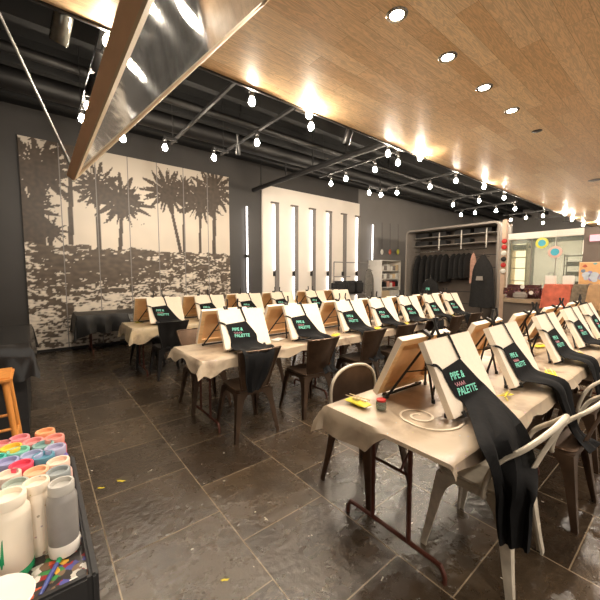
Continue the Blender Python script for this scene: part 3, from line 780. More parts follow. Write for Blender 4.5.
def table_run(r, xs, ovf, seed, mats):
    y0, y1 = ROW[r]
    for i in range(len(xs)-1):
        w = ORD[i]
        mk_table(f'folding table with brown legs, {w} from the left in the {rowname[r]} row', xs[i], xs[i+1], y0, y1)
        first = i == 0; last = i == len(xs)-2
        def ov(side, s, i=i):
            if side == 'left' and i > 0: return .02
            if side == 'right' and i < len(xs)-2: return .02
            return ovf(side, s, i)
        bm = cloth_bm(xs[i]+(.012 if i else 0), xs[i+1]-(.012 if not last else 0), y0, y1, ov, seed+i)
        o = obj('vinyl_tablecloth', bm, M[mats]); o.location = (0, 0, TZ); tag(o, f'paint-stained pale vinyl cover on the {w} table from left in the {rowname[r]} row', 'tablecloth', 'vinyl table covers')
def ovA(side, s, i):
    if side == 'left': return .025+.13*max(0, min(1, (s-.45)/.12))
    if side == 'front': return .035+(.05+.04*noise.noise(Vector((s*9, i, 3))))*(1 if i else min(1, s/.15))
    return .10
def ovB(side, s, i):
    if side == 'left': return .10+.05*math.sin(s*9)
    if side == 'front': return .10+.05*noise.noise(Vector((s*9, i, 5)))+(.07*math.exp(-((s-.04)/.05)**2) if i == 0 else 0)
    return .12
def ovC(side, s, i):
    if side == 'left': return .20+.06*math.sin(s*8)
    return .14+.05*noise.noise(Vector((s*9, i, 8)))+(.14*math.exp(-((s-.05)/.08)**2) if i == 0 else 0)
table_run('A', [1.27, 3.10, 4.93, 6.76], ovA, 1, 'vinyl')
table_run('B', [1.08, 2.91, 4.74, 6.57], ovB, 11, 'vinyl')
table_run('C', [1.0, 2.83, 4.66, 6.49], ovC, 21, 'vinyl_cream')

# ------------------------------------------------------------------ seats
DB = .12       # canvas foot behind table front edge
nearX = {'A': [1.84, 2.58, 3.55, 4.42, 5.18], 'B': [1.62, 2.42, 3.25, 3.92, 4.62, 5.33, 6.0], 'C': [1.52, 2.25, 3.0, 3.75, 4.62, 5.4]}
farX = {'A': [1.83, 2.72, 3.55, 4.45, 5.35], 'B': [1.53, 2.30, 3.16, 3.84, 4.55, 5.25, 5.95], 'C': [1.40, 2.12, 2.9, 3.66, 4.52, 5.3]}
ZT = TZ+.006
for r in 'ABC':
    y0, y1 = ROW[r]; rn_ = rowname[r]
    for i, x in enumerate(nearX[r]):
        loc = (x, y0+DB+(.025 if r == 'A' and i == 0 else 0), ZT); jit = random.uniform(-.035, .035) if not (r == 'A' and i < 2) else 0
        cproto = canvas_big if (r == 'A' and i == 0) else canvas0
        place(cproto, USED, loc, jit, f'blank cream canvas facing the camera, {ORD[i]} from left in the {rn_} row', 'blank canvases facing the camera')
        place(easel0, USED, loc, jit, f'black tripod easel behind the {ORD[i]} camera-facing canvas of the {rn_} row', 'tabletop easels')
        if r == 'A' and i == 0: continue
        if r == 'C' and i == 5: continue
        if r == 'A': pr = ap_in2 if i in (1, 3) else ap_in
        elif r == 'B': pr = ap_out if i in (0, 4) else (ap_in2 if i % 2 else ap_in)
        else: pr = ap_in2 if i else ap_in
        place(pr, USED, (loc[0], loc[1], loc[2]), jit, f'black apron with teal lettering draped on {ORD[i]} camera-facing canvas, {rn_} row', 'black aprons on the canvases')
    for i, x in enumerate(farX[r]):
        loc = (x, y1-.10, ZT); jit = PI+random.uniform(-.05, .05)
        place(canvas0, USED, loc, jit, f'canvas seen from behind showing wood stretcher bars, {ORD[i]} from left in the {rn_} row', 'canvases seen from behind')
        place(easel0, USED, loc, jit, f'black tripod easel under the {ORD[i]} canvas seen from behind, {rn_} row', 'tabletop easels')
# chairs: near side faces the tables (+Y), far side faces us
ch_silver.location = (1.835, .69, 0)
place(ch_loop, USED, (2.59, .60, 0), -.03, 'dark metal armchair with silver arm loop, second near seat of the nearest row', 'chairs along the tables')
place(ch_loop, USED, (3.45, .66, 0), .03, 'dark metal armchair with silver arm loop, third near seat of the nearest row', 'chairs along the tables')
place(ch_loop, USED, (4.35, .66, 0), 0, 'dark metal armchair with silver arm loop, fourth near seat of the nearest row', 'chairs along the tables')
place(ch_round, USED, (1.78, 1.46, 0), PI+.0, 'brown metal chair with pale rounded back rim, behind left end of nearest table', 'chairs along the tables')
for i, x in enumerate(nearX['B']):
    place(ch_brown, USED, (x-.09 if i == 0 else x-.12, ROW['B'][0]+.03, 0), random.uniform(-.05, .05), f'brown metal chair with its back to camera, {ORD[i]} from left in the middle row', 'chairs along the tables')
for i, x in enumerate(farX['B'][:4]):
    place(ch_brown, USED, (x-.08, ROW['B'][1]+.12, 0), PI+random.uniform(-.06, .06), f'brown metal chair facing camera on far side of middle row, {ORD[i]} from left', 'chairs along the tables')
for i, x in enumerate(nearX['C'][:5]):
    place(ch_black, USED, (x-.05, ROW['C'][0]+.0, 0), random.uniform(-.05, .05), f'black metal chair with its back to camera, {ORD[i]} from left in the far row', 'chairs along the tables')
for i, x in enumerate(farX['C'][:2]):
    place(ch_black, USED, (x-.02, ROW['C'][1]+.12, 0), PI, f'black metal chair on far side of far row, {ORD[i]} from left', 'chairs along the tables')

# near apron: off the first canvas, over the table edge and down beside the silver chair's seat
K = Vector((1.84, ROW['A'][0]+DB+.025, ZT))
rows = [(cpt(-.215, .235, .009), cpt(.01, .262, .009)), (cpt(-.185, .10, .011), cpt(.11, .13, .011)), (cpt(-.15, .03, .022), cpt(.16, .055, .022))]
rows += [(ony(479, 446, .535)-K, ony(520, 423, .525)-K), (ony(489, 468, .525)-K, ony(531, 458, .49)-K), (onx(495, 497, 1.615)-K, onx(535, 490, 1.675)-K), (onx(497, 528, 1.605)-K, onx(533, 520, 1.64)-K), (onx(500, 545, 1.60)-K, onx(530, 552, 1.63)-K)]
ap_near = mk_apron('black_apron', rows, 1.2, fold=.017, k=.9); ap_near.location = K; ap_near['label'] = 'nearest black apron with teal lettering, hanging from first canvas down past silver armchair'
ap_near['group'] = 'black aprons on the canvases'
# white curl standing in for the shine on the silver chair's rear seat edge
bm = B(); rws = []
for k in range(7):
    a = k/6*PI*.9; rws.append([(.045*math.cos(a), -.03, .05*math.sin(a)), (.045*math.cos(a), .05, .05*math.sin(a))])
sheet(bm, rws, .002); o = obj('seat_shine', bm, M['paper']); o.location = (1.76, .56, .461); tag(o, 'white curl standing in for the shine on the silver armchair seat edge', 'paper')

# swirl painted on the near cloth
bm = B(); rws = []
P = []
cen = onz(419, 417, TZ)
for k in range(60):
    t = k/59; a = .3+t*3.6*PI; rr_ = .02+.10*t**.9
    if t > .82: rr_ += (t-.82)*.55
    P.append(Vector((cen.x+rr_*math.cos(a), cen.y+1.0*rr_*math.sin(a), 0)))
P = [p for p in P if 1.29 < p.x < 2.1 and .62 < p.y < 1.3]
for i, p in enumerate(P):
    tg = (P[min(i+1, len(P)-1)]-P[max(i-1, 0)]).normalized(); sd = Vector((-tg.y, tg.x, 0))*.006
    rws.append([p-sd, p+sd])
sheet(bm, rws, .0012)
clothA = [o for o in C.objects if o.name.startswith('vinyl_tablecloth')][0]
M['swirl'] = mat('swirl', rgb(232, 216, 192), .5, var=.05)
o = obj('paint_swirl', bm, M['swirl'], clothA); o.location = (0, 0, .004); o['label'] = 'pale paint swirl'

# ------------------------------------------------------------------ small things on the tables
def mk_packet():
    t = thing('paint_packet', '', 'paint packet'); bm = B(); rings = []
    for (x, w, h) in ((-.075, .035, .004), (-.06, .038, .018), (-.02, .034, .03), (.03, .034, .03), (.06, .032, .02), (.075, .03, .005)):
        rings.append([(x, w*math.cos(a), .016+h*.5*math.sin(a)) for a in [2*PI*k/12 for k in range(12)]])
    loft(bm, rings); obj('pouch', bm, M['yellow'], t)
    for s in (-.012, .02):
        bm = B(); tube(bm, [(-.085, s, .036), (.06, s+.012, .037)], .0035, 6, rr=[.002, .0045]); obj('brush_handle', bm, M['pale_trim'], t)
    bm = B(); box(bm, -.03, .015, -.02, .02, .0305, .0325); obj('printed_label', bm, M['olive'], t)
    return t
pk = mk_packet()
def jar(loc, lab, col='red'):
    t = thing('glass_jar', lab, 'jar', loc)
    bm = B(); lathe(bm, [(0, 0), (.026, 0), (.029, .006), (.029, .04), (.024, .046), (.022, .046), (.026, .04), (.026, .008), (0, .006)], 18); obj('glass', bm, M['glass'], t)
    bm = B(); lathe(bm, [(0, .008), (.0255, .008), (.0255, .022), (0, .022)], 16); obj('contents', bm, M['paper'], t)
    bm = B(); lathe(bm, [(.0, .047), (.026, .047), (.026, .056), (0, .057)], 18); obj('lid', bm, M[col], t)
def scraps(loc, lab, m='olive'):
    t = thing('brush_bundle', lab, 'brushes', loc)
    for k in range(6):
        a = random.uniform(-.5, .5); q = Vector((math.cos(a), math.sin(a), 0)); z = .006+.007*k*.6
        c = Vector((random.uniform(-.01, .01), random.uniform(-.012, .012), z))
        bm = B(); tube(bm, [c-q*.06, c, c+q*.045, c+q*.06], .005, 6, rr=[.002, .004, .005, .001]); obj('brush', bm, M[m if k % 2 else 'yellow'], t)
p = onz(358, 404, TZ+.01); place(pk, USED, (p.x, p.y, ZT), -PI/2, 'yellow paint packet with brushes at left end of the nearest table', 'yellow paint packets')
p = onz(381, 410, TZ); jar((p.x, p.y, ZT), 'small glass jar with red lid beside yellow packet on nearest table')
p = onz(508, 401, TZ); scraps((p.x+.03, p.y+.02, ZT), 'olive and yellow brush bundle right of the first canvas, nearest row')
for r, xs in (('A', [2.95, 3.87, 4.78]), ('B', [2.8, 3.6, 4.28, 4.99, 5.68])):
    for i, x in enumerate(xs):
        place(pk, USED, (x, ROW[r][0]+.09, ZT), random.uniform(.1, .5), f'yellow paint packet right of the {ORD[i+1]} camera-facing canvas, {rowname[r]} row', 'yellow paint packets')
for i, x in enumerate((2.24, 3.12, 4.0)):
    place(pk, USED, (x, ROW['A'][1]-.30, ZT), random.uniform(-.4, .4), f'yellow paint packet between far-side easels of nearest row, {ORD[i]} from left', 'yellow paint packets')
p = onz(200, 343, TZ); jar((p.x, p.y, ZT), 'small glass jar with pale lid at left end of the middle row', 'paper')
p = onz(278, 340, TZ); bm = rbox(-.08, .08, -.05, .05, 0, .006, .002); o = obj('paper_stack', bm, M['paper']); o.location = (p.x, p.y, ZT); o.rotation_euler = (0, 0, .4); tag(o, 'white paper sheets beside first canvas of the middle row', 'paper')
scraps((1.2, 5.45, ZT), 'dark brush bundle at left end of far row table', 'black_metal')

# ------------------------------------------------------------------ black covered tables by the walls
def draped(name, lab, x0, x1, y0, y1, z, drop, m, seed):
    bm = B(); nx, ny, K = 30, 8, 6
    def hang(s): return drop+.04*math.sin(s*11+seed)+.03*math.sin(s*23+seed)
    bm = cloth_bm(x0, x1, y0, y1, lambda side, s: hang(s) if side != 'back' else .1, seed, fold=.05 if 'cloth_' not in name and name.startswith('black') else .015)
    o = obj(name, bm, M[m]); o.location = (0, 0, z+.006); tag(o, lab, 'tablecloth'); return o
mk_table('folding table under a black cover below the mural', .56, 2.3, 7.01, 7.71, .75, True)
draped('black_tablecloth', 'black cloth draped over the table below the mural', .52, 2.34, 6.98, 7.74, .75, .42, 'black_cloth', 2)
for xx in (.7,):
    pass
mk = thing('storage_cabinet', 'dark cabinet under black vinyl at left edge of the picture', 'cabinet', (-.62, 4.6, 0))
obj('body', rbox(-.55, .5, -.7, .62, .0, .86, .01), M['black_paint'], mk)
obj('drawer', rbox(-.5, .46, -.72, -.7, .62, .8, .006), M['dark_wall'], mk)
bm = B(); tube(bm, [(.1, -.75, .70), (.42, -.75, .70)], .01, 8); tube(bm, [(.1, -.75, .7), (.1, -.71, .7)], .008, 6); tube(bm, [(.42, -.75, .7), (.42, -.71, .7)], .008, 6); obj('handle', bm, M['chrome'], mk)
draped('vinyl_tablecloth', 'black shiny vinyl draped over the cabinet at the left edge', -1.2, -.08, 3.85, 5.28, .87, .36, 'black_vinyl', 5)

# ------------------------------------------------------------------ paint cart and bottles, lower left
TZ2 = .75
cart = thing('paint_cart', 'black rimmed paint cart with splattered tray at lower left', 'cart', (0, 0, 0))
X0c, X1c, Y0c, Y1c = -.62, .064, .90, 1.52
bm = B(); box(bm, X0c, X1c, Y0c, Y1c, TZ2-.02, TZ2); obj('tray', bm, M['splat'], cart, False)
for (a, b_, c, d) in ((X1c, X1c+.018, Y0c-.022, Y1c+.022), (X0c-.022, X0c, Y0c-.022, Y1c+.022), (X0c, X1c, Y0c-.022, Y0c), (X0c, X1c, Y1c, Y1c+.022)):
    obj('rim', rbox(a, b_, c, d, TZ2-.06, TZ2+.032, .006), M['black_paint'], cart)
obj('body', rbox(X0c-.005, X1c+.005, Y0c-.005, Y1c+.005, .06, TZ2-.022, .01), M['black_paint'], cart)
bm = B(); tube(bm, [(X0c+.1, Y0c-.05, TZ2-.05), (X1c, Y0c-.05, TZ2-.05)], .014, 10); tube(bm, [(X0c+.1, Y0c-.05, TZ2-.05), (X0c+.1, Y0c-.02, TZ2-.05)], .01, 8); tube(bm, [(X1c-.02, Y0c-.05, TZ2-.05), (X1c-.02, Y0c-.02, TZ2-.05)], .01, 8); obj('push_handle', bm, M['black_metal'], cart)
for sx in (X0c+.06, X1c-.06):
    for sy in (Y0c+.06, Y1c-.06):
        bm = B(); 
        for v in lathe(B(), [(0, -.015), (.03, -.015), (.03, .015), (0, .015)], 14).verts: pass
        lathe(bm, [(0, -.015), (.028, -.015), (.03, -.01), (.03, .01), (.028, .015), (0, .015)], 14)
        bmesh.ops.rotate(bm, verts=bm.verts[:], cent=(0, 0, 0), matrix=Matrix.Rotation(PI/2, 3, 'Y'))
        bmesh.ops.translate(bm, verts=bm.verts[:], vec=(sx, sy, .03)); obj('wheel', bm, M['black_metal'], cart)
def bottle(loc, r, h, body, cap, lab, tilt=(0, 0), kind='ring'):
    t = thing('paint_bottle', lab, 'paint bottle', loc, 0, 'paint bottles on the cart'); t.rotation_euler = (tilt[0], tilt[1], 0)
    bm = B(); lathe(bm, [(0, 0), (r*.9, 0), (r, .006), (r, h*.76), (r*.97, h*.8), (r*.8, h*.86), (r*.78, h*.87), (0, h*.87)], 24); b = obj('body', bm, body, t)
    bm = B(); lathe(bm, [(r*.76, h*.865), (r*.84, h*.87), (r*.86, h*.885), (r*.86, h*.985), (r*.82, h), (r*.68, h), (r*.66, h*.985), (r*.62, h*.94), (0, h*.93)], 24); obj('cap', bm, cap, t)
    return t
def pm(name, c, rough=.35, v=.06): return mat(name, rgb(*c), rough, var=v, scale=30)
CAPW = (236, 208, 190)
BL = [(45, 431, (214, 96, 70), (236, 168, 120), 'orange-capped', 'at the back right'), (54, 437, (206, 62, 66), (228, 150, 136), 'red', 'behind the lavender one at the right'), (19, 437.6, (204, 96, 110), (226, 140, 146), 'rose pink', 'at the back by the wooden easel'),
      (33, 441, (200, 84, 82), (230, 152, 148), 'salmon pink', 'between rose pink and orange-capped ones'), (43, 444, (110, 150, 152), (134, 166, 160), 'grey teal', 'behind the lavender one'), (55, 447, (130, 118, 190), (176, 172, 198), 'lavender', 'at the right edge'),
      (11, 447, (236, 190, 40), (242, 200, 78), 'yellow', 'at the left'), (18, 450, (96, 184, 160), (132, 200, 176), 'mint green', 'beside the yellow one'), (31.5, 454, (128, 136, 190), (168, 174, 202), 'pale violet', 'right of mint one'),
      (43, 455, (70, 130, 160), (92, 146, 168), 'sea blue', 'in the middle right'), (0, 444, (214, 120, 120), (228, 150, 148), 'dusty pink', 'at the left picture edge, rear'), (7, 461, (70, 74, 140), (160, 160, 196), 'navy with lilac cap', 'at the left'),
      (21, 464, (214, 56, 86), (230, 80, 104), 'hot pink', 'in the middle'), (36, 470.6, (232, 206, 160), (240, 186, 148), 'cream with peach cap', 'in the middle'), (58, 460.5, (230, 190, 180), (238, 206, 186), 'pale pink speckled', 'at the right edge'),
      (58, 470.5, (90, 90, 92), (150, 156, 156), 'charcoal with grey cap', 'behind the front grey one'), (8, 474, (236, 206, 196), (238, 214, 196), 'cream pink', 'at the left, second row'), (15, 483, (92, 96, 92), (176, 184, 172), 'dark with mint-grey cap', 'behind the white ones'), (-6, 458, (60, 170, 160), (84, 186, 170), 'teal', 'at left picture edge')]
for k, (u, v, bc, cc, nm, pos) in enumerate(BL):
    p = onz(u, v, TZ2+.185)
    bottle((p.x, p.y, TZ2+.001), .0345 if k not in (14,) else .0345, .185, pm('paint_%d' % k, bc), pm('cap_%d' % k, cc), f'{nm} paint bottle {pos} of the bottle crowd')
white_sp = speckle('white_speckled', rgb(234, 220, 200), rgb(190, 150, 130), 46, .16)
white_gr = mat('white_bottle', rgb(238, 226, 206), .35, var=.03)
p = onz(36, 483, TZ2+.19); b1 = bottle((p.x, p.y, TZ2+.001), .0345, .195, white_sp, white_sp, 'white speckled paint bottle in front row, between white-green and grey bottles')
p = onz(61, 484, TZ2+.19); b2 = bottle((p.x, p.y, TZ2+.001), .0345, .195, pm('grey_body', (146, 142, 138)), pm('grey_cap', (186, 182, 174)), 'grey paint bottle at right end of the front row')
bm = B(); lathe(bm, [(.0348, .003), (.0356, .008), (.0356, .034), (.0348, .036)], 24); obj('paint_band', bm, M['white_plastic'], b2)
p = onz(10, 496, TZ2+.20); b3 = bottle((p.x-.005, p.y, TZ2+.001), .043, .205, white_gr, white_gr, 'big white paint bottle with green smear at left of front row')
M['green'] = mat('green', rgb(24, 150, 96), .35, var=.15)
bm = B(); rws = []
for k in range(10):
    a = math.radians(-128+2.6*k); zz0 = .05+.008*math.sin(k*1.7); rws.append([(.0437*math.cos(a), .0437*math.sin(a), zz0), (.0437*math.cos(a), .0437*math.sin(a), .095+.025*math.sin(k*.9))])
sheet(bm, rws, .001); obj('green_smear', bm, M['green'], b3)
bm = B(); lathe(bm, [(.0432, .002), (.044, .006), (.044, .018), (.0432, .02)], 24); obj('green_band', bm, M['green'], b3)
# brush on the tray, plate stack
bp_ = [onz(40, 598, TZ2), onz(57, 566, TZ2)]
t = thing('paint_brush', 'blue handled paint brush lying on the splattered tray', 'paint brush', (bp_[0].x, bp_[0].y, TZ2))
d = (bp_[1]-bp_[0])*1.0; M['blue'] = pm('blue', (66, 76, 138))
bm = B(); tube(bm, [(0, 0, .006), d*.5+Vector((0, 0, .007)), d+Vector((0, 0, .006))], .005, 8, rr=[.004, .006, .005]); obj('handle', bm, M['blue'], t)
bm = B(); tube(bm, [d+Vector((0, 0, .006)), d*1.2+Vector((0, 0, .006)), d*1.4+Vector((0, 0, .004))], .005, 8, rr=[.005, .007, .002]); obj('bristles', bm, M['green'], t)
p = onz(-2, 604, TZ2+.05)
bm = B(); lathe(bm, [(0, 0), (.05, 0), (.07, .045), (.075, .05), (.073, .053), (.05, .046), (0, .045)], 30); o = obj('paper_bowl', bm, M['white_plastic']); o.location = (p.x-.012, p.y+.005, TZ2+.001); tag(o, 'cream paper bowl at front left corner of the cart tray', 'bowl')
# wooden stool behind the cart
we = thing('wooden_stool', 'orange wooden stool at the left edge behind the paint bottles', 'stool', (-.36, 3.2, 0))
obj('seat', rbox(-.19, .19, -.17, .17, .735, .775, .012), M['orange_wood'], we)
for sx in (-1, 1):
    for sy in (-1, 1):
        bm = B(); tube(bm, [(sx*.15, sy*.13, .736), (sx*.215, sy*.19, 0)], .02, 10, rr=[.021, .015]); obj('leg', bm, M['orange_wood'], we)
    bm = B(); tube(bm, [(sx*.19, -.165, .3), (sx*.19, .165, .3)], .011, 8); obj('stretcher', bm, M['orange_wood'], we)
for sy in (-1, 1):
    bm = B(); tube(bm, [(-.18, sy*.163, .4), (.18, sy*.163, .4)], .011, 8); obj('stretcher', bm, M['orange_wood'], we)

# yellow paint marks on the floor
M['yellow_paint'] = mat('yellow_paint', rgb(226, 206, 60), .5, var=.1)
for (u, v, s, a, lab) in ((101, 488, .014, .3, 'yellow paint smear on floor tile, nearer the cart'), (121, 481, .018, .2, 'yellow paint smear on floor tile, farther from the cart'), (225, 580, .012, .4, 'yellow paint drip on floor tile near the bottom of picture')):
    p = onz(u, v, 0); bm = B(); n_ = 14
    poly = [((1.6+.5*math.sin(k*2.3))*s*math.cos(2*PI*k/n_), s*.5*(1+.4*math.sin(k*1.7))*math.sin(2*PI*k/n_)) for k in range(n_)]
    prism(bm, poly, 'z', 0.0, .0015); o = obj('paint_smear', bm, M['yellow_paint']); o.location = (p.x, p.y, .0003); o.rotation_euler = (0, 0, a-.9); tag(o, lab, 'paint mark')

# ------------------------------------------------------------------ retail end of the room
XR = 10.3
YA1 = onx(406, 231, XR).y; YA0 = onx(500, 225, XR).y; ZA = 3.02
alc = None
def alcm(o):
    o.location.x = XR; return o
# rounded portal frame (polygon in y,z with inner opening)
def portal(y0, y1, z1, w, r, x0, x1):
    bm = B()
    def path(off):
        a = y0+off; b_ = y1-off; z = z1-off; rr_ = max(r-off, .02); pts = [(a, 0)]
        for k in range(7): an = PI-PI/2*k/6; pts.append((a+rr_+rr_*math.cos(an), z-rr_+rr_*math.sin(an)))
        for k in range(7): an = PI/2-PI/2*k/6; pts.append((b_-rr_+rr_*math.cos(an), z-rr_+rr_*math.sin(an)))
        pts.append((b_, 0)); return pts
    o = path(0); i = path(w)
    rings = []
    for (p, q) in zip(o, i): rings.append([(x0, p[0], p[1]), (x0, q[0], q[1]), (x1, q[0], q[1]), (x1, p[0], p[1])])
    loft(bm, rings); return bm
struct(alcm(obj('trim_9', portal(YA0, YA1, ZA, .06, .15, 0, .9), M['shelf_grey'])))
bm = B(); box(bm, .86, .95, YA0, YA1, 0, ZA-.02); wp_ = struct(alcm(obj('wall_alcove', bm, M['slat_brown'], None, False)))
for z in (.5, .9, 1.3, 1.7, 2.1):
    bm = B(); box(bm, .84, .86, YA0+.12, YA1-.12, z, z+.02); obj('slat_groove', bm, M['black_paint'], wp_, False)
for z in (2.46, 2.74):
    bm = B(); box(bm, .35, .86, YA0+.14, YA1-.13, z, z+.025); tag(alcm(obj('wall_shelf', bm, M['shelf_grey'], None, False)), f'long grey {"upper" if z > 2.6 else "lower"} shelf holding black boxes in the clothing alcove', 'shelf')
for u in (385, 405.5, 440, 462, 487):
    y = onx(u, 245, XR+.4).y
    if not YA0+.15 < y < YA1-.1: continue
    bm = B(); box(bm, .33, .35, y-.015, y+.015, 2.3, ZA-.12); obj('upright', bm, M['white_plastic'], wp_, False)
tag(alcm(obj('hanging_rail', tube(B(), [(.45, YA0+.5, 2.28), (.45, YA1-.12, 2.28)], .018, 8), M['chrome'])), 'chrome clothes rail with dark garments inside the alcove', 'clothes rail')
bn = 0
for (u, v) in ((425, 234), (440, 232.5), (443, 233), (465, 230), (487, 229), (426, 242.5), (440, 242), (445, 242), (467, 241)):
    pass
for z in (2.485, 2.765):
    for j, u in enumerate((424, 441, 464, 484)):
        c = onx(u, 240, XR+.55)
        if j == 3 and z < 2.6: continue
        bm = rbox(-.16, .16, -.25, .25, 0, .15, .01); o = obj('black_box', bm, M['black_paint']); o.location = (XR+.58, c.y, z+.002)
        tag(o, f'black storage box on {"upper" if z > 2.6 else "lower"} alcove shelf, {ORD[j]} from the left', 'box', 'black boxes on the alcove shelves')
def garment(loc, w, h, d, lab, m='garment', rz=0, cat='garment', seed=0, hanger=True, flare=1.15):
    t = thing('hanging_garment', lab, cat, loc, rz)
    bm = B(); rings = []
    N = 24
    for k in range(11):
        s = k/10; ww = w*(.22+.78*min(1, s*4.0)**.7)*(1+(flare-1)*s)*.5; dd = d*(.35+.65*min(1, s*3))*.5
        rings.append([(dd*math.cos(a)*(1+.25*s*math.sin(a*7+seed)), ww*math.sin(a)*(1+.05*s*math.sin(a*5+seed)), -h*s+.02*math.sin(a*6+seed)*s) for a in [2*PI*q/N for q in range(N)]])
    loft(bm, rings); obj('garment_body', bm, M[m], t)
    if hanger:
        bm = B(); tube(bm, smooth_path([(0, 0, -.01), (0, 0, .05), (0, .03, .085), (0, 0, .105), (0, -.025, .085)], 4), .004, 6)
        tube(bm, [(0, -w*.38, -.06), (0, 0, .005), (0, w*.38, -.06)], .008, 6); obj('hanger', bm, M['chrome'], t)
    return t
gi = 0
gspec = [(413, 1.75, .55), (419, 1.72, .5), (425, 1.7, .5), (431, .95, .45), (436, .92, .45), (441, .9, .45), (446, .92, .45), (454, .8, .42), (459, .8, .42), (464, .78, .42), (469, .78, .42)]
for k, (u, h, w) in enumerate(gspec):
    y = onx(u, 252, XR+.45).y
    garment((XR+.45, y, 2.165), w, h, .10, f'{"long" if h > 1.2 else "short"} dark garment on alcove rail, {ORD[k] if k < 9 else ["tenth", "eleventh"][k-9]} from the left', rz=PI/2-.25, seed=k, cat='garment')['group'] = 'dark garments on the alcove rail'
M['rose'] = mat('rose', rgb(206, 160, 140), .8, var=.15)
p = onx(471, 262, XR+.3); garment((XR+.45, p.y, 2.165), .18, .95, .05, 'narrow pale pink garment hanging right of the black ones', 'rose', seed=3)
p = onx(484, 256, XR-.2)
dress = garment((XR-.25, p.y, p.z+.02), .5, 1.5, .2, 'large black display apron with white print on a stand by alcove', seed=2, flare=1.45, cat='apron')
bm = B(); rws = [[(-.19, -.10, -.72), (-.19, .10, -.72)], [(-.19, -.08, -.60), (-.19, .08, -.60)]]
sheet(bm, rws, .002); obj('white_print', bm, M['shelf_grey'], dress)
bm = B(); tube(bm, [(0, 0, .105-.1), (0, 0, -p.z-.045)], .02, 8); tube(bm, [(-.0, -.25, -p.z-.035), (0, .25, -p.z-.035)], .018, 8); tube(bm, [(-.25, 0, -p.z-.035), (.25, 0, -p.z-.035)], .018, 8); obj('stand', bm, M['black_metal'], dress)
p = onx(431, 288, XR-.3)
dr2 = garment((XR-.35, p.y, p.z+.3), .45, .6, .2, 'black apron with teal print on form in front of the alcove', seed=5, flare=1.5, cat='apron')
bm = B(); sheet(bm, [[(-.15, -.07, -.36), (-.15, .07, -.36)], [(-.15, -.06, -.28), (-.15, .06, -.28)]], .002); obj('teal_print', bm, M['teal'], dr2)
bm = B(); zz = p.z+.3; tube(bm, [(0, 0, -.1), (0, 0, -zz+.01)], .02, 8); tube(bm, [(0, -.2, -zz+.02), (0, .2, -zz+.02)], .018, 8); tube(bm, [(-.2, 0, -zz+.02), (.2, 0, -zz+.02)], .018, 8); obj('stand', bm, M['black_metal'], dr2)

# post with ornaments
M['post'] = mat('post', rgb(206, 176, 152), .5, var=.08, scale=5)
py = onx(504, 260, XR-.1).y
post = thing('wood_post', 'pale wooden post between the alcove and the glass window', 'post', (XR-.1, py, 0))
obj('shaft', rbox(-.06, .06, -.055, .055, 0, 3.0, .008), M['post'], post)
obj('foot_plate', rbox(-.08, .08, -.075, .075, 0, .04, .008), M['post'], post)
for k, (v, m) in enumerate(((241, 'red'), (247, 'red'), (253, 'paper'), (259, 'black_paint'), (265, 'red'), (271, 'paper'))):
    c = onx(507, v, XR-.2); bm = B(); lathe(bm, [(0, -.07), (.05, -.05), (.075, 0), (.05, .05), (0, .07)], 14)
    for q in bm.verts: q.co.x *= .4
    o = obj('ornament', bm, M[m]); o.location = (XR-.19, py-.02, c.z); tag(o, f'{ {"red":"red", "paper":"white", "black_paint":"black"}[m]} round ornament on the wooden post, {ORD[k]} from the top', 'ornament', 'ornaments on the wooden post')

# glass window partition
YW1 = py-.06; YW0 = onx(583, 260, XR).y; ZWt = 2.6
win = struct(thing('window_1', 'wide glass window with a white header at the far right', 'window', (XR, 0, 0)))
for k in ('label', 'category'): del win[k]
obj('window_header', rbox(-.08, .08, YW0, YW1, ZWt-.17, ZWt, .01), M['white_plastic'], win)
obj('pane', rbox(-.006, .006, YW0+.02, YW1-.02, .9, ZWt-.17, .002), M['glass'], win)
obj('window_sill', rbox(-.08, .08, YW0, YW1, .84, .9, .01), M['shelf_grey'], win)
bm = B(); box(bm, -.05, .05, YW0, YW1, 0, .84); obj('low_wall', bm, M['slat_brown'], win, False)
for s in (.33, .66):
    y = YW0+(YW1-YW0)*s; obj('mullion', rbox(-.012, .012, y-.008, y+.008, .9, ZWt-.17, .002), M['shelf_grey'], win)
bm = B(); box(bm, XR-.05, XR+.06, YW0-1.6, YW0, 0, 2.6); struct(obj('wall_retail', bm, M['slat_brown'], None, False))
bm = B(); box(bm, XR+3.0, XR+3.1, YW0-1.6, YA1+1, 0, 2.55); struct(obj('wall_storefront', bm, M['white_wall'], None, False))
for y in (2.4, 3.6): spot((XR+1.6, y, 3.2), 160)  # unseen lamps added to brighten the area behind the window
bm = B(); box(bm, XR+.95, XR+3.0, YA0-.02, YA0+.02, 0, 2.6); struct(obj('wall_divider', bm, M['grey_wall'], None, False))
# lit shelf unit behind the glass
sy1 = onx(513, 260, XR+.3).y; sy0 = onx(528, 260, XR+.3).y
su = thing('display_shelf', 'warm lit display shelf behind the left part of the glass window', 'shelf', (XR+.15, 0, 0))
for y in (sy0, sy1):
    bm = B(); box(bm, 0, .3, y-.015, y+.015, 0, 2.35); obj('side', bm, M['pale_trim'], su, False)
bm = B(); box(bm, .3, .32, sy0, sy1, .9, 2.35); obj('lit_back', bm, M['lit_shelf'], su, False)
for z in (.95, 1.3, 1.65, 1.95, 2.15): 
    bm = B(); box(bm, 0, .3, sy0, sy1, z, z+.02); obj('shelf_board', bm, M['pale_trim'], su, False)
bm = rbox(-.1, .1, -.22, .22, 0, .14, .04, 3); o = obj('grey_bag', bm, M['grey_garment']); o.location = (XR+.3, (sy0+sy1)/2, 2.172); tag(o, 'grey rounded bag on top shelf of the lit display shelf', 'bag')
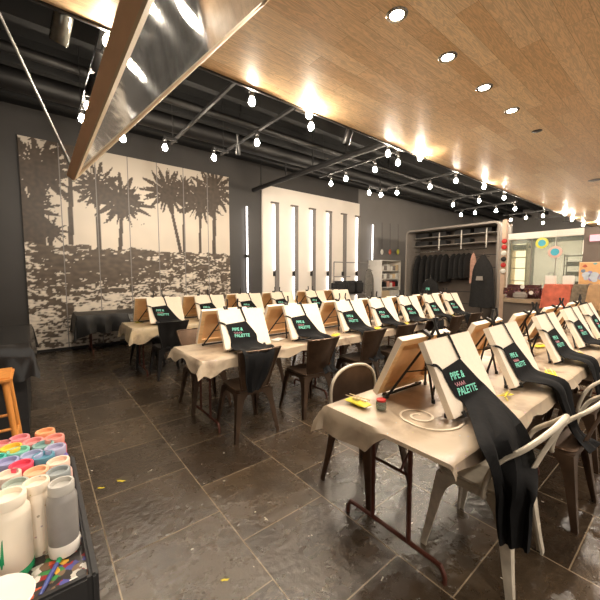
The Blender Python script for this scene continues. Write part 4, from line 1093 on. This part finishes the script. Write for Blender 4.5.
# hanging painted discs
def disc(u, v, r, cols, lab):
    c = onx(u, v, XR-.12); t = thing('painted_disc', lab, 'ornament', c)
    bm = B(); lathe(bm, [(0, -.012), (r*.6, -.012), (r*.6, .012), (0, .012)], 20); bmesh.ops.rotate(bm, verts=bm.verts[:], cent=(0, 0, 0), matrix=Matrix.Rotation(PI/2, 3, 'Y')); obj('center', bm, M[cols[0]], t)
    bm = B(); lathe(bm, [(r*.6, -.01), (r, -.008), (r, .008), (r*.6, .01), (r*.6, -.01)], 20); bmesh.ops.rotate(bm, verts=bm.verts[:], cent=(0, 0, 0), matrix=Matrix.Rotation(PI/2, 3, 'Y')); obj('ring', bm, M[cols[1]], t)
    bm = B(); tube(bm, [(0, 0, r), (.03, 0, ZWt-c.z)], .004, 6); obj('cord', bm, M['paper'], t)
M['sky'] = pm('sky', (54, 176, 200)); M['lime'] = pm('lime', (226, 222, 70)); M['blush'] = pm('blush', (226, 186, 170))
disc(542, 243, .14, ('sky', 'lime'), 'yellow and teal painted disc hanging before the window, upper left one')
disc(555, 252, .15, ('sky', 'blush'), 'teal and blush painted disc hanging before the window, lower right one')
# dark figures / rack on the right of window
def stack_rack():
    y = onx(574, 270, XR+.4).y; t = thing('drying_rack', 'dark wire rack behind the right part of the glass window', 'rack', (XR+.4, y, 0))
    for sy in (-.18, .18):
        for sx in (-.12, .12): obj('post', tube(B(), [(sx, sy, 0), (sx, sy, 2.0)], .012, 8), M['black_metal'], t)
    for z in (.95, 1.2, 1.45, 1.7, 1.95):
        bm = B(); box(bm, -.13, .13, -.2, .2, z, z+.02); obj('shelf', bm, M['black_metal'], t, False)
    for k, z in enumerate((.972, 1.222, 1.472, 1.722)):
        bm = rbox(-.1, .1, -.15, .15, 0, .09, .02); o = obj('dark_bundle', bm, M['garment' if k % 2 else 'shelf_grey']); o.location = (XR+.4, y, z); tag(o, f'{["pale", "dark"][k%2]} bundle on the wire rack behind glass, {ORD[k]} shelf from the bottom', 'bundle')
stack_rack()
# counter (bowed front) and things on it
cz = .86
cy1 = onx(503, 298, XR-.45).y; cy0 = onx(546, 298, XR-.45).y
ct = thing('wood_counter', 'bowed pale wood counter in front of the glass window', 'counter', (XR-.12, 0, 0))
poly = []
for k in range(13):
    s = k/12; poly.append((-.35-.22*math.sin(s*PI), cy0+(cy1-cy0)*s))
poly = [(-.02, cy0)]+poly+[(-.02, cy1)]
M['counter'] = mat('counter', rgb(170, 148, 122), .35, var=.1, scale=6, stretch=(1, .2, 1))
bm = B(); prism(bm, poly, 'z', cz-.10, cz); obj('counter_top', bm, M['counter'], ct)
bm = B(); prism(bm, [(x*.8-.02, y) for x, y in poly], 'z', 0, cz-.10); obj('counter_base', bm, M['slat_brown'], ct)
cushions = []
M['wine'] = speckle('wine', rgb(72, 34, 34), rgb(150, 70, 60), 26, .3)
for k, (u, lab) in enumerate(((515, 'dark red patterned cushion on the wood counter, left one'), (533, 'dark red patterned cushion on the wood counter, right one'))):
    y = onx(u, 290, XR-.3).y; bm = rbox(-.12, .12, -.27, .27, 0, .36, .09, 4); o = obj('patterned_cushion', bm, M['wine']); cushions.append(o); o.location = (XR-.31, y, cz+.001); tag(o, lab, 'cushion')
y = onx(521, 290, XR-.5).y
bm = rbox(-.05, .05, -.16, .16, 0, .18, .04, 3); o = obj('grey_pouch', bm, M['shelf_grey']); o.location = (XR-.55, y, cz+.001); tag(o, 'light grey pouch leaning on the red cushions', 'pouch')
for k, zz in enumerate((.30, .16)):
    bm = B(); lathe(bm, [(0, 0), (.05, 0), (.05, .012), (0, .012)], 16)
    bmesh.ops.rotate(bm, verts=bm.verts[:], cent=(0, 0, 0), matrix=Matrix.Rotation(PI/2, 3, 'Y'))
    o = obj('round_tag', bm, M['paper'], cushions[1]); o.location = (-.135, .2-.2*k, zz)
# cloth-covered display tables
M['coral_cloth'] = mat('coral_cloth', rgb(204, 104, 80), .8, var=.25, scale=7)
M['moss_cloth'] = mat('moss_cloth', rgb(120, 106, 88), .8, var=.35, scale=16)
M['tan_cloth'] = mat('tan_cloth', rgb(184, 146, 106), .8, var=.2, scale=9)
for (ua, ub, m, nm, xoff) in ((543, 571, 'coral_cloth', 'coral red', -1.0), (572, 587, 'moss_cloth', 'mottled grey green', -1.05), (588, 600, 'tan_cloth', 'tan', -1.1)):
    ya = onx(ua, 286, XR+xoff).y; yb = onx(ub, 286, XR+xoff).y; zt = onx((ua+ub)/2, 284.5, XR+xoff).z
    t = thing('display_table', f'small display table under the {nm} cloth at far right', 'table', (XR+xoff+.3, (ya+yb)/2, 0)); hw = (ya-yb)/2
    obj('top', rbox(-.28, .28, -hw+.02, hw-.02, zt-.04, zt-.01, .005), M['pine'], t)
    for sx in (-.24, .24):
        for sy in (-hw+.06, hw-.06): bm = B(); box(bm, sx-.02, sx+.02, sy-.02, sy+.02, 0, zt-.04); obj('leg', bm, M['pine'], t, False)
    bm = cloth_bm(-.28, .28, -hw+.02, hw-.02, lambda side, s: .62+.05*math.sin(s*9), ua*.1)
    for v in bm.verts:
        pass
    o = obj('display_cloth', bm, M[m]); o.location = (XR+xoff+.3, (ya+yb)/2, zt-.004); tag(o, f'{nm} cloth hanging over a display table at far right', 'tablecloth')
    if nm == 'coral red':
        for k, dy in enumerate((-.16, .18)):
            b_ = thing('paper_bag', ['white paper bag on the coral cloth, right one', 'white paper bag on the coral cloth, left one'][k], 'bag', (XR+xoff+.25, (ya+yb)/2+dy, zt+.003))
            obj('bag_body', rbox(-.06, .06, -.1, .1, 0, .2, .01), M['white_plastic'], b_)
            bm = B(); tube(bm, smooth_path([(-.0, -.05, .2), (0, -.04, .26), (0, .04, .26), (0, .05, .2)], 4), .005, 6); obj('bag_handle', bm, M['black_paint'], b_)
# poster and small sign
M['poster'] = speckle('poster', rgb(226, 176, 120), rgb(120, 150, 180), 7, .4)
pa = onx(580.5, 263, XR-.08); pb = onx(602, 288, XR-.08)
t = thing('poster', 'colourful framed poster on the dark wall right of window', 'poster', (XR-.075, 0, 0))
obj('print', rbox(-.006, .006, pb.y, pa.y, pb.z, pa.z, .002), M['poster'], t)
obj('border', rbox(.004, .02, pb.y-.02, pa.y+.02, pb.z-.02, pa.z+.02, .004), M['frame_wood'], t)
M['figure_paint'] = pm('figure_paint', (196, 206, 216)); M['figure_dark'] = pm('figure_dark', (96, 86, 110))
for k, (u, v, r, m) in enumerate(((586, 276, .10, 'figure_paint'), (594, 277, .12, 'figure_paint'), (590, 286, .10, 'figure_dark'), (585, 266, .06, 'coral_cloth'))):
    c = onx(u, v, XR-.085); bm = B()
    poly = [(c.y+r*(1+.3*math.sin(3*a+k))*math.cos(a)*.7, c.z+r*math.sin(a)*(1.0 if k < 2 else .6)) for a in [2*PI*q/14 for q in range(14)]]
    prism(bm, poly, 'x', -.009, -.006); obj('painted_patch', bm, M[m], t)
pa = onx(590, 235, XR-.08); pb = onx(604, 240.5, XR-.08)
M['pinksign'] = emis('pinksign', (1, .45, .45, 1), 1.1)
o = obj('lit_sign', rbox(XR-.09, XR-.05, pb.y, pa.y, pb.z, pa.z, .004), M['pinksign']); tag(o, 'small lit pink sign high on the dark wall at right edge', 'sign')

# white goods shelf by the grey wall
gs = thing('goods_shelf', 'white shelving unit with small goods by the grey wall left of alcove', 'shelf', (10.12, 7.55, 0))
gx0, gx1 = -.55, .55
obj('side', rbox(gx0-.03, gx0, -.3, .3, 0, 2.0, .006), M['white_plastic'], gs); obj('side', rbox(gx1, gx1+.03, -.3, .3, 0, 2.0, .006), M['white_plastic'], gs)
obj('back', rbox(gx0, gx1, .28, .3, 0, 2.0, .004), M['white_plastic'], gs)
for z in (.5, 1.0, 1.3, 1.6, 1.97): obj('shelf_board', rbox(gx0, gx1, -.29, .28, z, z+.03, .004), M['white_plastic'], gs)
gi = 0
for z, cols in ((1.032, ('black_paint', 'garment', 'rose', 'white_plastic', 'red', 'black_paint')), (1.332, ('shelf_grey', 'paper', 'shelf_grey', 'paper', 'pale_trim', 'paper')), (1.632, ('paper', 'shelf_grey', 'paper', 'paper', 'shelf_grey', 'pale_trim'))):
    for j, m in enumerate(cols):
        bm = rbox(-.07, .07, -.09, .09, 0, .15+.03*(j % 3), .01); o = obj('goods_box', bm, M[m]); o.location = (10.12+gx0+.11+j*.175, 7.4, z)
        tag(o, f'small goods box on white shelving, {ORD[j]} from left on {["lower", "middle", "upper"][int((z-1.0)/.3)]} shelf', 'box', 'goods on the white shelving')
for j, (z) in enumerate((.032, .532)):
    for q in range(2):
        bm = rbox(-.22, .22, -.12, .12, 0, .36, .01); o = obj('paper_carton', bm, M['white_plastic' if q else 'pale_trim']); o.location = (10.12-.26+.52*q, 7.4, z+(.002 if z < .1 else 0)+(0 if z > .1 else -.03)); tag(o, f'{["tan", "white"][q]} carton on the {["bottom", "second"][j]} level of white shelving', 'carton')
for j, (u, m, nm) in enumerate(((382, 'paper', 'white and green'), (390, 'coral_cloth', 'orange'), (398, 'lime', 'yellow'))):
    c = ony(u, 252, 7.8); t = thing('hanging_charm', f'{nm} paper ornament hanging on the grey wall above shelving', 'ornament', (c.x, 7.8, c.z))
    bm = B(); lathe(bm, [(0, -.11), (.06, -.08), (.09, 0), (.06, .08), (0, .11)], 10)
    for q in bm.verts: q.co.y *= .35
    obj('paper_body', bm, M[m], t); bm = B(); tube(bm, [(0, 0, .11), (0, .02, 1.1)], .006, 6); obj('cord', bm, M['black_paint'], t)
# rolling garment rail in front of the white wall
gr = thing('garment_rail', 'chrome clothes rail in front of right half of the white wall', 'clothes rail', (0, 6.9, 0))
ra = ony(334, 262, 6.9); rb = ony(368, 262, 6.9)
for x in (ra.x, rb.x): obj('upright', tube(B(), [(x, 0, 0), (x, 0, ra.z)], .015, 8), M['grey_channel'], gr); obj('foot', tube(B(), [(x, -.25, .02), (x, .25, .02)], .018, 8), M['grey_channel'], gr)
obj('top_bar', tube(B(), [(ra.x, 0, ra.z), (rb.x, 0, ra.z)], .015, 8), M['grey_channel'], gr)
obj('lower_bar', tube(B(), [(ra.x, 0, 1.42), (ra.x+.7, 0, 1.42)], .012, 8), M['grey_channel'], gr)
obj('shelf_board', rbox(ra.x, rb.x, -.2, .2, .86, .89, .005), M['grey_channel'], gr)
for k, (u, w) in enumerate(((338, .4), (349, .5), (356, .5))):
    c = ony(u, 285, 6.9); bm = rbox(-w/2, w/2, -.14, .14, 0, .40, .06, 3); o = obj('black_bag', bm, M['garment']); o.location = (c.x, 6.9, .891); tag(o, f'black bag on clothes rail shelf, {ORD[k]} from the left', 'bag', 'black bags on the clothes rail')
c = ony(363, 270, 6.9); garment((rb.x-.12, 6.75, 1.66), .4, 1.05, .16, 'grey patterned garment hanging at right end of the clothes rail', 'grey_garment', PI/2, seed=4)

# ------------------------------------------------------------------ light, world, camera
w = bpy.data.worlds.new('world'); bpy.context.scene.world = w; w.use_nodes = True
w.node_tree.nodes['Background'].inputs['Color'].default_value = (1, .91, .8, 1); w.node_tree.nodes['Background'].inputs['Strength'].default_value = .75
cam = bpy.data.cameras.new('camera'); cam.sensor_width = 36; cam.lens = 36*FPX/600; cam.clip_start = .02
co = bpy.data.objects.new('camera', cam); C.objects.link(co); co.location = CAM
co.rotation_euler = FWD.to_track_quat('-Z', 'Y').to_euler()
sc = bpy.context.scene; sc.camera = co
sc.view_settings.view_transform = 'Standard'; sc.view_settings.look = 'None'; sc.view_settings.gamma = 1; sc.view_settings.exposure = .75
